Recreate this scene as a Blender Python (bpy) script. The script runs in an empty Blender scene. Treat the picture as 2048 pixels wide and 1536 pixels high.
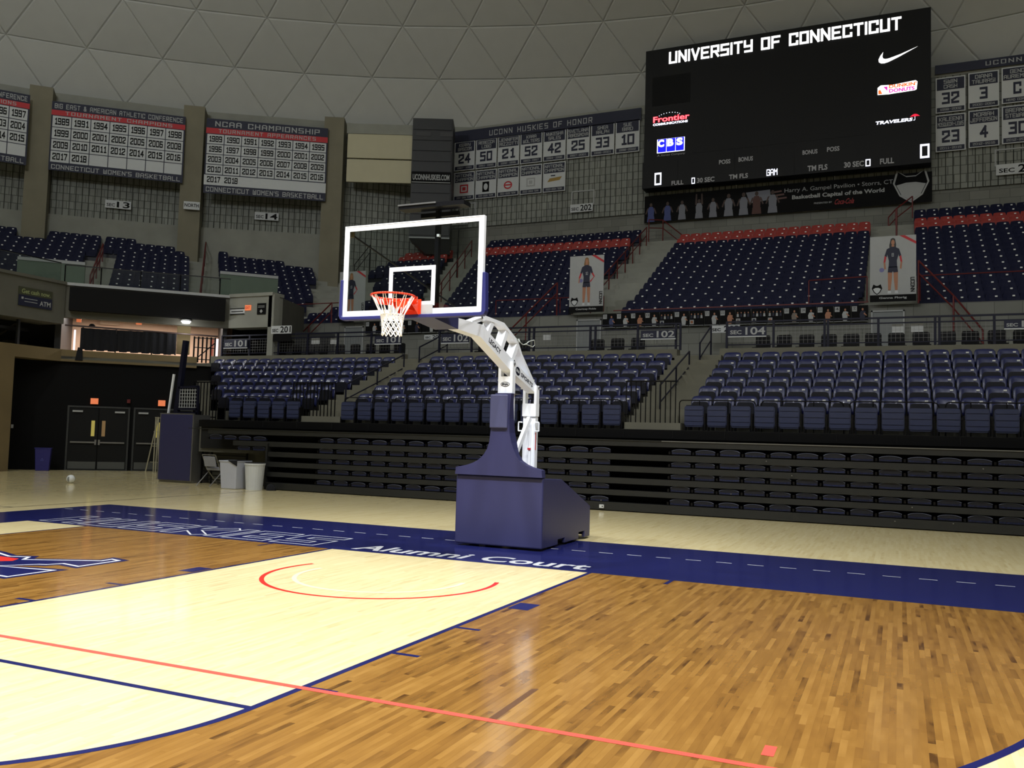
import bpy, math, random
from mathutils import Vector, Matrix
random.seed(7)
SC = bpy.context.scene
COL = SC.collection
V = Vector

# ---------------------------------------------------------------- camera
CAM = V((5.08326, -9.75637, 1.53404))
YAW, PIT, ROL, FPX = -0.41761329, 0.06114366, 0.02798858, 1751.996
_f = V((math.sin(YAW)*math.cos(PIT), math.cos(YAW)*math.cos(PIT), math.sin(PIT)))
_r = V((math.cos(YAW), -math.sin(YAW), 0)); _u = _r.cross(_f)
CR = math.cos(ROL)*_r + math.sin(ROL)*_u
CU = -math.sin(ROL)*_r + math.cos(ROL)*_u
CF = _f
cd = bpy.data.cameras.new('camera'); cd.sensor_width = 36.0; cd.lens = FPX/2048*36.0
cd.clip_start = 0.05; cd.clip_end = 400
co = bpy.data.objects.new('camera', cd); COL.objects.link(co)
M3 = Matrix((CR, CU, -CF)).transposed()
co.matrix_world = Matrix.Translation(CAM) @ M3.to_4x4()
SC.camera = co

# ---------------------------------------------------------------- world, exposure, lights
SC.view_settings.view_transform = 'Standard'
SC.view_settings.look = 'None'
SC.view_settings.exposure = 0.0
SC.view_settings.gamma = 1.0
SC.view_settings.use_curve_mapping = False
w = bpy.data.worlds.new('world'); SC.world = w; w.use_nodes = True
w.node_tree.nodes['Background'].inputs[0].default_value = (0.02, 0.02, 0.022, 1)
w.node_tree.nodes['Background'].inputs[1].default_value = 1.0

def spot(name, loc, aim, watt, ang=80, blend=0.6, r=0.35, col=(0.97, 0.985, 1.0)):
    d = bpy.data.lights.new(name, 'SPOT'); d.energy = watt; d.spot_size = math.radians(ang)
    d.spot_blend = blend; d.shadow_soft_size = r; d.color = col
    o = bpy.data.objects.new(name, d); COL.objects.link(o); o.location = loc
    o.rotation_euler = (V(aim)-V(loc)).to_track_quat('-Z', 'Y').to_euler(); return o
def area(name, loc, aim, watt, sx, sy, col=(1, 1, 1), spread=180):
    d = bpy.data.lights.new(name, 'AREA'); d.energy = watt; d.shape = 'RECTANGLE'; d.size = sx; d.size_y = sy
    d.color = col; d.spread = math.radians(spread)
    o = bpy.data.objects.new(name, d); COL.objects.link(o); o.location = loc
    o.rotation_euler = (V(aim)-V(loc)).to_track_quat('-Z', 'Y').to_euler(); return o
# metal-halide court lamps hung from the roof over the court
for i, (x, y, ax, ay, wt) in enumerate([(-3, -9, -0.8, -5.5, 11000), (2.5, -9.5, 0.0, -4.0, 7000), (-11, -8, -4, -2, 8000),
                                    (11, -9, 2.5, -1.5, 7500), (0, -17, 0, -11, 7000)]):
    spot('court_lamp', (x, y, 19), (ax, ay, 0), wt, 62, 0.9, 0.45)
spot('hoop_fill', (6.5, -9.5, 19), (0.3, 0.3, 2.5), 9000, 24, 0.8, 0.4)  # extra narrow spot, added to brighten the white hoop arm
# wider, weaker lamps on the same rig that spill on the stands
CYL = -14.3
LAMPS2 = [(-8.5, -5, 19.5, 1250), (1.0, -4, 19.5, 1500), (9, -6, 19.5, 1350), (-15, -4, 19.5, 2100), (16, -14, 19.5, 1200), (0, -24, 19.5, 1600)]
for x, y, z, wt in LAMPS2:
    spot('stand_lamp', (x, y, z), (x*0.8, y+14, 3), wt, 130, 0.8, 0.5)

# unseen fill lights, added to brighten the roof from below
for x, y in [(-14, -4), (14, -6), (-12, -26), (12, -26)]:
    area('roof_fill', (x, y, 20), (x*1.6, (y-CYL)*1.6+CYL, 36), 2700, 3, 3, (0.95, 0.98, 1.0), 170)

# ---------------------------------------------------------------- picture point to place (used to read positions off planes that stand in the hall)
def ray(px, py):
    return CF + CR*((px-1024)/FPX) - CU*((py-768)/FPX)
def atY(px, py, Y):
    d = ray(px, py); return CAM + d*((Y-CAM.y)/d.y)
def atX(px, py, X):
    d = ray(px, py); return CAM + d*((X-CAM.x)/d.x)
def atZ(px, py, Z=0.0):
    d = ray(px, py); return CAM + d*((Z-CAM.z)/d.z)
S2 = math.sqrt(0.5)
def atD(px, py, D):      # the 45 degree corner planes: -x+y = D*sqrt2
    d = ray(px, py); n = V((-S2, S2, 0)); return CAM + d*((D-CAM.dot(n))/d.dot(n))
def atP(px, py, p0, n):
    d = ray(px, py); return CAM + d*((p0-CAM).dot(n)/d.dot(n))
def proj(p):
    d = V(p)-CAM; z = d.dot(CF)
    return (1024+FPX*d.dot(CR)/z, 768-FPX*d.dot(CU)/z, z)

# ---------------------------------------------------------------- materials
def lin(c):
    return tuple(((v/255)/12.92 if v/255 <= 0.04045 else ((v/255+0.055)/1.055)**2.4) for v in c)
MATS = {}
def mat(name, rgb, rough=0.6, metal=0.0, emit=0.0, var=0.0, scale=6.0, bump=0.0, spec=0.5, coat=0.0, bscale=None):
    m = bpy.data.materials.new(name); m.use_nodes = True; MATS[name] = m
    nt = m.node_tree; b = nt.nodes['Principled BSDF']; L = nt.links.new
    c = lin(rgb); b.inputs['Base Color'].default_value = (*c, 1); b.inputs['Roughness'].default_value = rough
    b.inputs['Metallic'].default_value = metal; b.inputs['Specular IOR Level'].default_value = spec
    b.inputs['Coat Weight'].default_value = coat
    if emit:
        b.inputs['Emission Color'].default_value = (*c, 1); b.inputs['Emission Strength'].default_value = emit
    if var or bump:
        tc = nt.nodes.new('ShaderNodeTexCoord'); n = nt.nodes.new('ShaderNodeTexNoise')
        n.inputs['Scale'].default_value = scale; n.inputs['Detail'].default_value = 5; L(tc.outputs['Object'], n.inputs['Vector'])
        if var:
            mx = nt.nodes.new('ShaderNodeMix'); mx.data_type = 'RGBA'
            mx.inputs[6].default_value = (*[v*(1-var) for v in c], 1); mx.inputs[7].default_value = (*[min(1, v*(1+var)) for v in c], 1)
            L(n.outputs['Fac'], mx.inputs[0]); L(mx.outputs[2], b.inputs['Base Color'])
        if bump:
            n2 = nt.nodes.new('ShaderNodeTexNoise'); n2.inputs['Scale'].default_value = bscale or scale*4; L(tc.outputs['Object'], n2.inputs['Vector'])
            bp = nt.nodes.new('ShaderNodeBump'); bp.inputs['Strength'].default_value = bump; bp.inputs['Distance'].default_value = 0.02
            L(n2.outputs['Fac'], bp.inputs['Height']); L(bp.outputs['Normal'], b.inputs['Normal'])
    return m
def block_mat(name, rgb, bw, bh, mortar=0.012, dark=0.6, var=0.12):
    """masonry blocks laid in courses, read on world x/z (or the wall's own run)"""
    m = bpy.data.materials.new(name); m.use_nodes = True; MATS[name] = m
    nt = m.node_tree; b = nt.nodes['Principled BSDF']; L = nt.links.new; b.inputs['Roughness'].default_value = 0.9
    tc = nt.nodes.new('ShaderNodeTexCoord'); sp = nt.nodes.new('ShaderNodeSeparateXYZ'); cb = nt.nodes.new('ShaderNodeCombineXYZ')
    L(tc.outputs['Object'], sp.inputs[0]); ad = nt.nodes.new('ShaderNodeMath'); ad.operation = 'ADD'
    L(sp.outputs[0], ad.inputs[0]); L(sp.outputs[1], ad.inputs[1]); L(ad.outputs[0], cb.inputs[0]); L(sp.outputs[2], cb.inputs[1])
    br = nt.nodes.new('ShaderNodeTexBrick'); c = lin(rgb)
    br.inputs['Color1'].default_value = (*[v*(1-var) for v in c], 1); br.inputs['Color2'].default_value = (*[v*(1+var) for v in c], 1)
    br.inputs['Mortar'].default_value = (*[v*dark for v in c], 1); br.inputs['Scale'].default_value = 1.0
    br.inputs['Brick Width'].default_value = bw; br.inputs['Row Height'].default_value = bh; br.inputs['Mortar Size'].default_value = mortar
    L(cb.outputs[0], br.inputs['Vector'])
    n = nt.nodes.new('ShaderNodeTexNoise'); n.inputs['Scale'].default_value = 0.8; n.inputs['Detail'].default_value = 6; L(tc.outputs['Object'], n.inputs['Vector'])
    mr = nt.nodes.new('ShaderNodeMapRange'); mr.inputs[3].default_value = 0.75; mr.inputs[4].default_value = 1.25; L(n.outputs['Fac'], mr.inputs[0])
    mx = nt.nodes.new('ShaderNodeMix'); mx.data_type = 'RGBA'; mx.blend_type = 'MULTIPLY'; mx.inputs[0].default_value = 1
    L(br.outputs['Color'], mx.inputs[6]); L(mr.outputs[0], mx.inputs[7]); L(mx.outputs[2], b.inputs['Base Color'])
    return m
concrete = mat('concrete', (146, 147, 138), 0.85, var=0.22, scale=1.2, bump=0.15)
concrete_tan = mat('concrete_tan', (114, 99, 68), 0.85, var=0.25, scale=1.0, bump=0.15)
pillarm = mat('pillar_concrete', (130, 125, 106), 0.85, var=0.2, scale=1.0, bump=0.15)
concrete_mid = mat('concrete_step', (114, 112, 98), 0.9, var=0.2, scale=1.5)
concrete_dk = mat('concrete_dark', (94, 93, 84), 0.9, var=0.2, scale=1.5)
block = block_mat('masonry_blocks', (126, 127, 120), 0.8, 0.4)
ribmat = block_mat('split_ribs', (140, 143, 136), 0.5, 0.4, 0.02, 0.45)
ribgap = mat('rib_gap', (84, 85, 78), 0.95)
cream = mat('cream_panel', (196, 190, 160), 0.7, var=0.06, scale=2)
domem = mat('dome_panel', (196, 197, 192), 0.85, var=0.05, scale=1.5, bump=0.1)
domeseam = mat('dome_seam', (128, 125, 112), 0.9)
black = mat('black_paint', (7, 7, 8), 0.7, var=0.2, scale=3, spec=0.15)
blackm = mat('black_metal', (14, 14, 18), 0.35, 0.4, var=0.1)
blackcloth = mat('black_cloth', (13, 14, 20), 0.95, var=0.3, scale=3, bump=0.3)
charcoal = mat('charcoal', (30, 31, 33), 0.5, var=0.15)
fascia = mat('bleacher_fascia', (30, 31, 30), 0.5, var=0.25, scale=5)
dark_in = mat('dark_inside', (12, 12, 13), 0.9)
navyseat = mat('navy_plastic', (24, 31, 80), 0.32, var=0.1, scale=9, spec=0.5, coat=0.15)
navypan = mat('navy_plastic_pan', (12, 14, 28), 0.5, var=0.1, scale=9)  # darker copy of the seat navy, holding the shade on the pans
navyfold = mat('navy_folded_seat', (46, 53, 84), 0.5, var=0.12, scale=9)
navyup = mat('navy_upper_seat', (13, 17, 48), 0.6, var=0.1, scale=5, spec=0.2)
redseat = mat('red_seat', (150, 42, 36), 0.4, var=0.08, scale=5)
platew = mat('number_plate', (235, 235, 230), 0.4, var=0.03)
navypad = mat('navy_vinyl', (48, 49, 86), 0.42, var=0.06, scale=3, bump=0.05)
navysteel = mat('navy_steel', (19, 21, 42), 0.4, 0.2, var=0.1)
whitesteel = mat('white_steel', (240, 244, 250), 0.35, var=0.03, scale=4)
white = mat('white_print', (204, 207, 208), 0.6, var=0.03)
whitebright = mat('white_glass_paint', (240, 244, 250), 0.4, var=0.02)
ltgrey = mat('light_grey', (170, 172, 172), 0.6, var=0.05)
greyplast = mat('pale_grey_plastic', (185, 188, 200), 0.45, var=0.05)
steel = mat('brushed_steel', (150, 150, 150), 0.35, 0.8, var=0.1)
redpaint = mat('red_steel', (98, 20, 20), 0.45, var=0.1)
orange = mat('rim_orange', (232, 62, 28), 0.35, var=0.04)
netm = mat('net_cord', (252, 253, 255), 0.8, var=0.03)
navyprint = mat('navy_print', (22, 26, 52), 0.6, var=0.06)
redprint = mat('red_print', (190, 40, 48), 0.6, var=0.05)
blackprint = mat('black_print', (9, 9, 10), 0.75, var=0.1, spec=0.2)
darkprint = mat('dark_photo_print', (40, 36, 34), 0.5, var=0.4, scale=8)
skin = mat('printed_skin', (176, 122, 92), 0.6, var=0.08)
hair1 = mat('printed_hair', (140, 104, 60), 0.6, var=0.2, scale=20)
greenglass = mat('green_tinted_wall', (92, 108, 92), 0.6, var=0.15, scale=2)
doorm = mat('door_paint', (12, 13, 13), 0.6, var=0.15, spec=0.25)
doorgrey = mat('grey_door', (128, 132, 132), 0.6, var=0.06)
glow_w = mat('lit_white', (255, 255, 255), 0.5, emit=1.6)
led_w = mat('led_white', (235, 238, 255), 0.5, emit=1.5)
led_dim = mat('board_grey_letters', (150, 150, 150), 0.5, emit=0.12)
led_red = mat('led_red', (230, 30, 60), 0.5, emit=1.0)
led_orange = mat('led_orange', (246, 110, 40), 0.5, emit=1.0)
led_pink = mat('led_magenta', (214, 40, 170), 0.5, emit=1.0)
led_blue = mat('led_blue', (10, 14, 235), 0.5, emit=1.0)
boardm = mat('board_black', (8, 8, 9), 0.5, var=0.1, scale=1, spec=0.25)
exitm = mat('exit_sign', (240, 130, 84), 0.5, emit=0.55)
yellowglass = mat('lit_door_glass', (190, 175, 90), 0.4, emit=0.35)
yellowglass2 = mat('dim_door_glass', (150, 120, 80), 0.4, emit=0.2)
peach = mat('concourse_wall', (214, 178, 152), 0.8, var=0.06)
bluebin = mat('blue_bin', (38, 36, 110), 0.45, var=0.08)
floorwhite = mat('floor_white_paint', (236, 238, 240), 0.22, var=0.03, coat=0.3)
navyfloor = mat('floor_navy_paint', (31, 35, 88), 0.12, var=0.06, scale=3, spec=0.6)
redfloor = mat('floor_red_line', (214, 52, 44), 0.2, var=0.04)
tapefloor = mat('red_tape', (244, 84, 70), 0.45, var=0.05)
creamfloor = mat('floor_ghost_line', (240, 229, 190), 0.2, var=0.03)
darkline = mat('floor_dark_line', (60, 56, 60), 0.25, var=0.1)
darkwood = mat('old_stain', (96, 66, 42), 0.3, var=0.1)  # darker wood tone of the scuffed board
chairfab = mat('grey_chair_fabric', (142, 144, 154), 0.85, var=0.1, scale=20)
rackw = mat('rack_metal', (176, 172, 150), 0.5, 0.3, var=0.1)
ballw = mat('ball_white', (225, 228, 228), 0.5, var=0.04)
ballb = mat('ball_blue', (40, 90, 140), 0.5, var=0.1)
ballg = mat('ball_grey', (130, 135, 135), 0.5, var=0.1)
# backboard glass
gl = bpy.data.materials.new('backboard_glass'); gl.use_nodes = True
nt = gl.node_tree; nt.nodes.clear(); o_ = nt.nodes.new('ShaderNodeOutputMaterial'); tr = nt.nodes.new('ShaderNodeBsdfTransparent')
tr.inputs[0].default_value = (0.9, 0.93, 0.92, 1); gs = nt.nodes.new('ShaderNodeBsdfGlossy'); gs.inputs['Roughness'].default_value = 0.03
fr = nt.nodes.new('ShaderNodeFresnel'); fr.inputs[0].default_value = 1.45; ms = nt.nodes.new('ShaderNodeMixShader')
nt.links.new(fr.outputs[0], ms.inputs[0]); nt.links.new(tr.outputs[0], ms.inputs[1]); nt.links.new(gs.outputs[0], ms.inputs[2]); nt.links.new(ms.outputs[0], o_.inputs[0])
glass = gl

# floor boards: maple, stained brown inside the three-point line
def floor_mat(name, far):
    m = bpy.data.materials.new(name); m.use_nodes = True; nt = m.node_tree; L = nt.links.new
    b = nt.nodes['Principled BSDF']; b.inputs['Roughness'].default_value = 0.13; b.inputs['Specular IOR Level'].default_value = 0.5
    def mth(op, a, bb=None, c=None):
        n = nt.nodes.new('ShaderNodeMath'); n.operation = op
        for i, q in enumerate((a, bb, c)):
            if q is None: continue
            if isinstance(q, (int, float)): n.inputs[i].default_value = q
            else: L(q, n.inputs[i])
        return n.outputs[0]
    g = nt.nodes.new('ShaderNodeNewGeometry'); s = nt.nodes.new('ShaderNodeSeparateXYZ'); L(g.outputs['Position'], s.inputs[0])
    x, y = s.outputs[0], s.outputs[1]; ax = mth('ABSOLUTE', x)
    yy = mth('ADD', y, 1.6); r3 = mth('SQRT', mth('ADD', mth('MULTIPLY', x, x), mth('MULTIPLY', yy, yy)))
    in3 = mth('MAXIMUM', mth('LESS_THAN', r3, 6.325), mth('MULTIPLY', mth('GREATER_THAN', y, -1.6), mth('LESS_THAN', ax, 6.325)))
    in3 = mth('MULTIPLY', in3, mth('LESS_THAN', y, 0.0))
    lane = mth('MULTIPLY', mth('LESS_THAN', ax, 1.81), mth('GREATER_THAN', y, -5.79))
    yf = mth('ADD', y, 5.79); rf = mth('SQRT', mth('ADD', mth('MULTIPLY', x, x), mth('MULTIPLY', yf, yf)))
    notl = mth('SUBTRACT', 1.0, mth('MAXIMUM', lane, mth('LESS_THAN', rf, 1.81)))
    stain = mth('MULTIPLY', in3, notl)
    if far:
        cx = mth('FLOOR', mth('DIVIDE', x, 0.0381)); wn = nt.nodes.new('ShaderNodeTexWhiteNoise'); wn.noise_dimensions = '1D'; L(cx, wn.inputs['W'])
        ln = mth('ADD', mth('MULTIPLY', wn.outputs['Value'], 0.5), 0.45)
        ry = mth('FLOOR', mth('ADD', mth('DIVIDE', y, ln), mth('MULTIPLY', wn.outputs['Value'], 37.0)))
        w2 = nt.nodes.new('ShaderNodeTexWhiteNoise'); w2.noise_dimensions = '2D'; cb = nt.nodes.new('ShaderNodeCombineXYZ'); L(cx, cb.inputs[0]); L(ry, cb.inputs[1]); L(cb.outputs[0], w2.inputs['Vector'])
        rnd = w2.outputs['Value']
    else:
        at = nt.nodes.new('ShaderNodeAttribute'); at.attribute_name = 'rnd'; oi = nt.nodes.new('ShaderNodeObjectInfo')
        rnd = mth('FRACT', mth('ADD', at.outputs['Fac'], oi.outputs['Random']))
    # grain
    cb2 = nt.nodes.new('ShaderNodeCombineXYZ'); L(mth('MULTIPLY', x, 26.0), cb2.inputs[0]); L(mth('MULTIPLY', y, 2.2), cb2.inputs[1]); L(mth('MULTIPLY', rnd, 40.0), cb2.inputs[2])
    nz = nt.nodes.new('ShaderNodeTexNoise'); nz.inputs['Scale'].default_value = 1.0; nz.inputs['Detail'].default_value = 4; L(cb2.outputs[0], nz.inputs['Vector'])
    cb3 = nt.nodes.new('ShaderNodeCombineXYZ'); L(mth('MULTIPLY', x, 9.0), cb3.inputs[0]); L(mth('MULTIPLY', y, 3.0), cb3.inputs[1]); L(mth('MULTIPLY', rnd, 90.0), cb3.inputs[2])
    nz2 = nt.nodes.new('ShaderNodeTexNoise'); nz2.inputs['Scale'].default_value = 1.0; nz2.inputs['Detail'].default_value = 2; L(cb3.outputs[0], nz2.inputs['Vector'])
    val = mth('ADD', mth('MULTIPLY', rnd, 0.62), mth('MULTIPLY', mth('SUBTRACT', nz.outputs['Fac'], 0.5), 0.35))
    val = mth('ADD', mth('ADD', val, 0.11), mth('MULTIPLY', mth('SUBTRACT', nz2.outputs['Fac'], 0.5), 0.8))
    def ramp(stops):
        r = nt.nodes.new('ShaderNodeValToRGB'); e = r.color_ramp.elements
        e[0].position, e[0].color = stops[0][0], (*lin(stops[0][1]), 1); e[1].position, e[1].color = stops[1][0], (*lin(stops[1][1]), 1)
        for p, c in stops[2:]:
            q = e.new(p); q.color = (*lin(c), 1)
        L(val, r.inputs[0]); return r.outputs[0]
    A = ramp([(0.0, (212, 193, 142)), (0.15, (221, 204, 152)), (0.5, (226, 210, 160)), (0.95, (232, 218, 170))])
    B = ramp([(-0.0, (84, 56, 27)), (0.06, (110, 76, 35)), (0.2, (129, 91, 42)), (0.5, (143, 103, 48)), (0.9, (160, 119, 60))])
    mx = nt.nodes.new('ShaderNodeMix'); mx.data_type = 'RGBA'; L(stain, mx.inputs[0]); L(A, mx.inputs[6]); L(B, mx.inputs[7]); L(mx.outputs[2], b.inputs['Base Color'])
    # varnish waviness
    nw = nt.nodes.new('ShaderNodeTexNoise'); nw.inputs['Scale'].default_value = 9.0; L(g.outputs['Position'], nw.inputs['Vector'])
    bp = nt.nodes.new('ShaderNodeBump'); bp.inputs['Strength'].default_value = 0.05; bp.inputs['Distance'].default_value = 0.01
    L(nw.outputs['Fac'], bp.inputs['Height']); L(bp.outputs['Normal'], b.inputs['Normal'])
    return m
floorfar = floor_mat('maple_floor', True)
floornear = floor_mat('maple_board', False)

# ---------------------------------------------------------------- mesh helpers
class MB:
    def __init__(s): s.v = []; s.f = []; s.m = []; s.sm = False
    def pts(s, P):
        i = len(s.v); s.v.extend(tuple(p) for p in P); return i
    def face(s, P, m=0):
        i = s.pts(P); s.f.append(tuple(range(i, i+len(P)))); s.m.append(m); return s
    def add(s, P, F, m=0):
        i = s.pts(P)
        for f in F: s.f.append(tuple(i+k for k in f)); s.m.append(m)
        return s
    def box(s, x0, x1, y0, y1, z0, z1, m=0):
        P = [(x0,y0,z0),(x1,y0,z0),(x1,y1,z0),(x0,y1,z0),(x0,y0,z1),(x1,y0,z1),(x1,y1,z1),(x0,y1,z1)]
        return s.add(P, [(0,3,2,1),(4,5,6,7),(0,1,5,4),(1,2,6,5),(2,3,7,6),(3,0,4,7)], m)
    def ob(s, o, a, b, c, m=0):
        o, a, b, c = V(o), V(a), V(b), V(c)
        P = [o, o+a, o+a+b, o+b, o+c, o+a+c, o+a+b+c, o+b+c]
        F = [(0,3,2,1),(4,5,6,7),(0,1,5,4),(1,2,6,5),(2,3,7,6),(3,0,4,7)]
        if a.cross(b).dot(c) < 0: F = [tuple(reversed(f)) for f in F]
        return s.add(P, F, m)
    def bar(s, p, q, w, h, m=0, up=(0, 0, 1)):
        p, q = V(p), V(q); d = q-p; up = V(up)
        a = d.cross(up)
        if a.length < 1e-6: a = d.cross(V((1, 0, 0)))
        a = a.normalized(); b = a.cross(d).normalized()
        return s.ob(p-a*w/2-b*h/2, a*w, b*h, d, m)
    def tube(s, p, q, r, n=6, m=0, r2=None):
        p, q = V(p), V(q); d = (q-p)
        if d.length < 1e-6: return s
        a = d.orthogonal().normalized(); b = d.normalized().cross(a); r2 = r if r2 is None else r2
        P = [p+(a*math.cos(2*math.pi*k/n)+b*math.sin(2*math.pi*k/n))*r for k in range(n)]
        P += [q+(a*math.cos(2*math.pi*k/n)+b*math.sin(2*math.pi*k/n))*r2 for k in range(n)]
        return s.add(P, [(k, (k+1) % n, n+(k+1) % n, n+k) for k in range(n)]+[tuple(range(n-1, -1, -1)), tuple(range(n, 2*n))], m)
    def path(s, P, r, n=6, m=0, closed=False):
        Q = list(P)+([P[0]] if closed else [])
        for a, b in zip(Q, Q[1:]): s.tube(a, b, r, n, m)
        return s
    def prism(s, P, d, m=0):
        """extrude polygon P along vector d"""
        P = [V(p) for p in P]; d = V(d); n = len(P)
        nn = V((0, 0, 0))
        for i in range(n): nn += P[i].cross(P[(i+1) % n])
        F = [tuple(range(n-1, -1, -1)), tuple(range(n, 2*n))]+[(k, (k+1) % n, n+(k+1) % n, n+k) for k in range(n)]
        if nn.dot(d) < 0: F = [tuple(reversed(f)) for f in F]
        return s.add(P+[p+d for p in P], F, m)
    def build(s, name, mats, parent=None, smooth=False, rnd=None):
        me = bpy.data.meshes.new(name); me.from_pydata(s.v, [], s.f)
        for m in (mats if isinstance(mats, (list, tuple)) else [mats]): me.materials.append(m)
        if any(s.m): me.polygons.foreach_set('material_index', s.m)
        if smooth or s.sm: me.shade_smooth()
        if rnd is not None:
            at = me.attributes.new('rnd', 'FLOAT', 'FACE'); at.data.foreach_set('value', rnd)
        me.update(); o = bpy.data.objects.new(name, me); COL.objects.link(o)
        if parent is not None:
            o.parent = parent
            if name.endswith(('lettering', 'print', 'cells', 'stripes')): o['kind'] = 'stuff'
        return o
def inst(name, me, parent=None, loc=None, rz=0):
    o = bpy.data.objects.new(name, me); COL.objects.link(o)
    if parent is not None: o.parent = parent
    if loc is not None: o.location = loc
    if rz: o.rotation_euler = (0, 0, rz)
    return o
def tag(o, label=None, cat=None, group=None, kind=None):
    if label: o['label'] = label
    if cat: o['category'] = cat
    if group: o['group'] = group
    if kind: o['kind'] = kind
    return o
def empty(name, loc, label=None, cat=None, group=None, rz=0, kind=None):
    o = bpy.data.objects.new(name, None); COL.objects.link(o); o.location = loc; o.rotation_euler = (0, 0, rz)
    o.empty_display_size = 0.1
    return tag(o, label, cat, group, kind)
def struct(mb, name, mats, label=None, parent=None, smooth=False):
    o = mb.build(name, mats, parent, smooth); o['kind'] = 'structure'
    if label: o['label'] = label
    return o
class Frame:
    """a flat working surface: origin, right, up, towards the viewer"""
    def __init__(s, o, u, v, n): s.o, s.u, s.v, s.n = V(o), V(u), V(v), V(n)
    def p(s, a, b, c=0.0): return s.o+s.u*a+s.v*b+s.n*c
def FY(Y): return Frame((0, Y, 0), (1, 0, 0), (0, 0, 1), (0, -1, 0))
FLOORF = Frame((0, 0, 0), (1, 0, 0), (0, 1, 0), (0, 0, 1))
def frame_between(p, q):
    p, q = V((p[0], p[1], 0)), V((q[0], q[1], 0)); u = (q-p).normalized(); return Frame(p, u, (0, 0, 1), V((u.y, -u.x, 0)))
def rect(mb, F, a0, a1, b0, b1, c=0.0, m=0): mb.face([F.p(a0,b0,c), F.p(a1,b0,c), F.p(a1,b1,c), F.p(a0,b1,c)], m)
def slab(mb, F, a0, a1, b0, b1, c0, c1, m=0): mb.ob(F.p(a0, b0, c0), F.u*(a1-a0), F.v*(b1-b0), F.n*(c1-c0), m)
def poly(mb, F, P, c=0.0, m=0): mb.face([F.p(a, b, c) for a, b in P], m)
def ell(mb, F, cx, cy, rx, ry, c=0.0, m=0, n=14): poly(mb, F, [(cx+rx*math.cos(2*math.pi*k/n), cy+ry*math.sin(2*math.pi*k/n)) for k in range(n)], c, m)

# square stroke lettering (the boxy face of the banners and boards)
G = {
'A':[[(0,0),(0,5),(1,6),(3,6),(4,5),(4,0)],[(0,2.6),(4,2.6)]],'B':[[(0,0),(0,6),(3.6,6),(4,5),(4,3.6),(3.4,3),(0,3)],[(3.4,3),(4,2.4),(4,1),(3.6,0),(0,0)]],
'C':[[(4,4.6),(4,6),(0,6),(0,0),(4,0),(4,1.4)]],'D':[[(0,0),(0,6),(3,6),(4,5),(4,1),(3,0),(0,0)]],'E':[[(4,6),(0,6),(0,0),(4,0)],[(0,3),(3.3,3)]],
'F':[[(4,6),(0,6),(0,0)],[(0,3),(3.3,3)]],'G':[[(4,4.8),(4,6),(0,6),(0,0),(4,0),(4,3),(2.3,3)]],'H':[[(0,0),(0,6)],[(4,0),(4,6)],[(0,3),(4,3)]],
'I':[[(2,0),(2,6)]],'J':[[(4,6),(4,0),(0,0),(0,2)]],'K':[[(0,0),(0,6)],[(4,6),(0.6,3),(4,0)]],'L':[[(0,6),(0,0),(4,0)]],
'M':[[(0,0),(0,6),(2,3.2),(4,6),(4,0)]],'N':[[(0,0),(0,6),(4,0),(4,6)]],'O':[[(0,0),(0,6),(4,6),(4,0),(0,0)]],'P':[[(0,0),(0,6),(4,6),(4,2.7),(0,2.7)]],
'Q':[[(0,0),(0,6),(4,6),(4,0),(0,0)],[(2.5,1.5),(4.2,-0.4)]],'R':[[(0,0),(0,6),(4,6),(4,2.8),(0,2.8)],[(2.2,2.8),(4,0)]],'S':[[(4,6),(0,6),(0,3),(4,3),(4,0),(0,0)]],
'T':[[(0,6),(4,6)],[(2,6),(2,0)]],'U':[[(0,6),(0,0),(4,0),(4,6)]],'V':[[(0,6),(2,0),(4,6)]],'W':[[(0,6),(0,0),(2,0),(4,0),(4,6)],[(2,0),(2,4.5)]],
'X':[[(0,0),(4,6)],[(0,6),(4,0)]],'Y':[[(0,6),(0,3),(4,3)],[(4,6),(4,0),(0.3,0)]],'Z':[[(0,6),(4,6),(0,0),(4,0)]],'&':[[(4,0),(0.6,4.6),(1,6),(2.6,6),(3,4.6),(0,1.6),(0.6,0),(2.4,0),(4,2.4)]],
"'":[[(2,6),(2,4.8)]],'.':[[(1.8,0),(2.2,0)]],'-':[[(0.7,3),(3.3,3)]],'0':[[(0,0),(0,6),(4,6),(4,0),(0,0)]],'1':[[(1,5),(2.3,6),(2.3,0)],[(1,0),(3.6,0)]],
'2':[[(0,4.7),(0,6),(4,6),(4,3.6),(0,1.4),(0,0),(4,0)]],'3':[[(0,6),(4,6),(4,0),(0,0)],[(1,3),(4,3)]],'4':[[(3,0),(3,6),(0,2),(4.2,2)]],'5':[[(4,6),(0,6),(0,3.3),(4,3.3),(4,0),(0,0)]],
'6':[[(4,6),(0,6),(0,0),(4,0),(4,3.2),(0,3.2)]],'7':[[(0,6),(4,6),(1.6,0)]],'8':[[(0,0),(0,6),(4,6),(4,0),(0,0)],[(0,3),(4,3)]],'9':[[(0,0),(4,0),(4,6),(0,6),(0,2.9),(4,2.9)]]}
NARROW = {'I': 0.35, "'": 0.35, '.': 0.35, ' ': 0.7, '1': 0.85}
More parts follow.
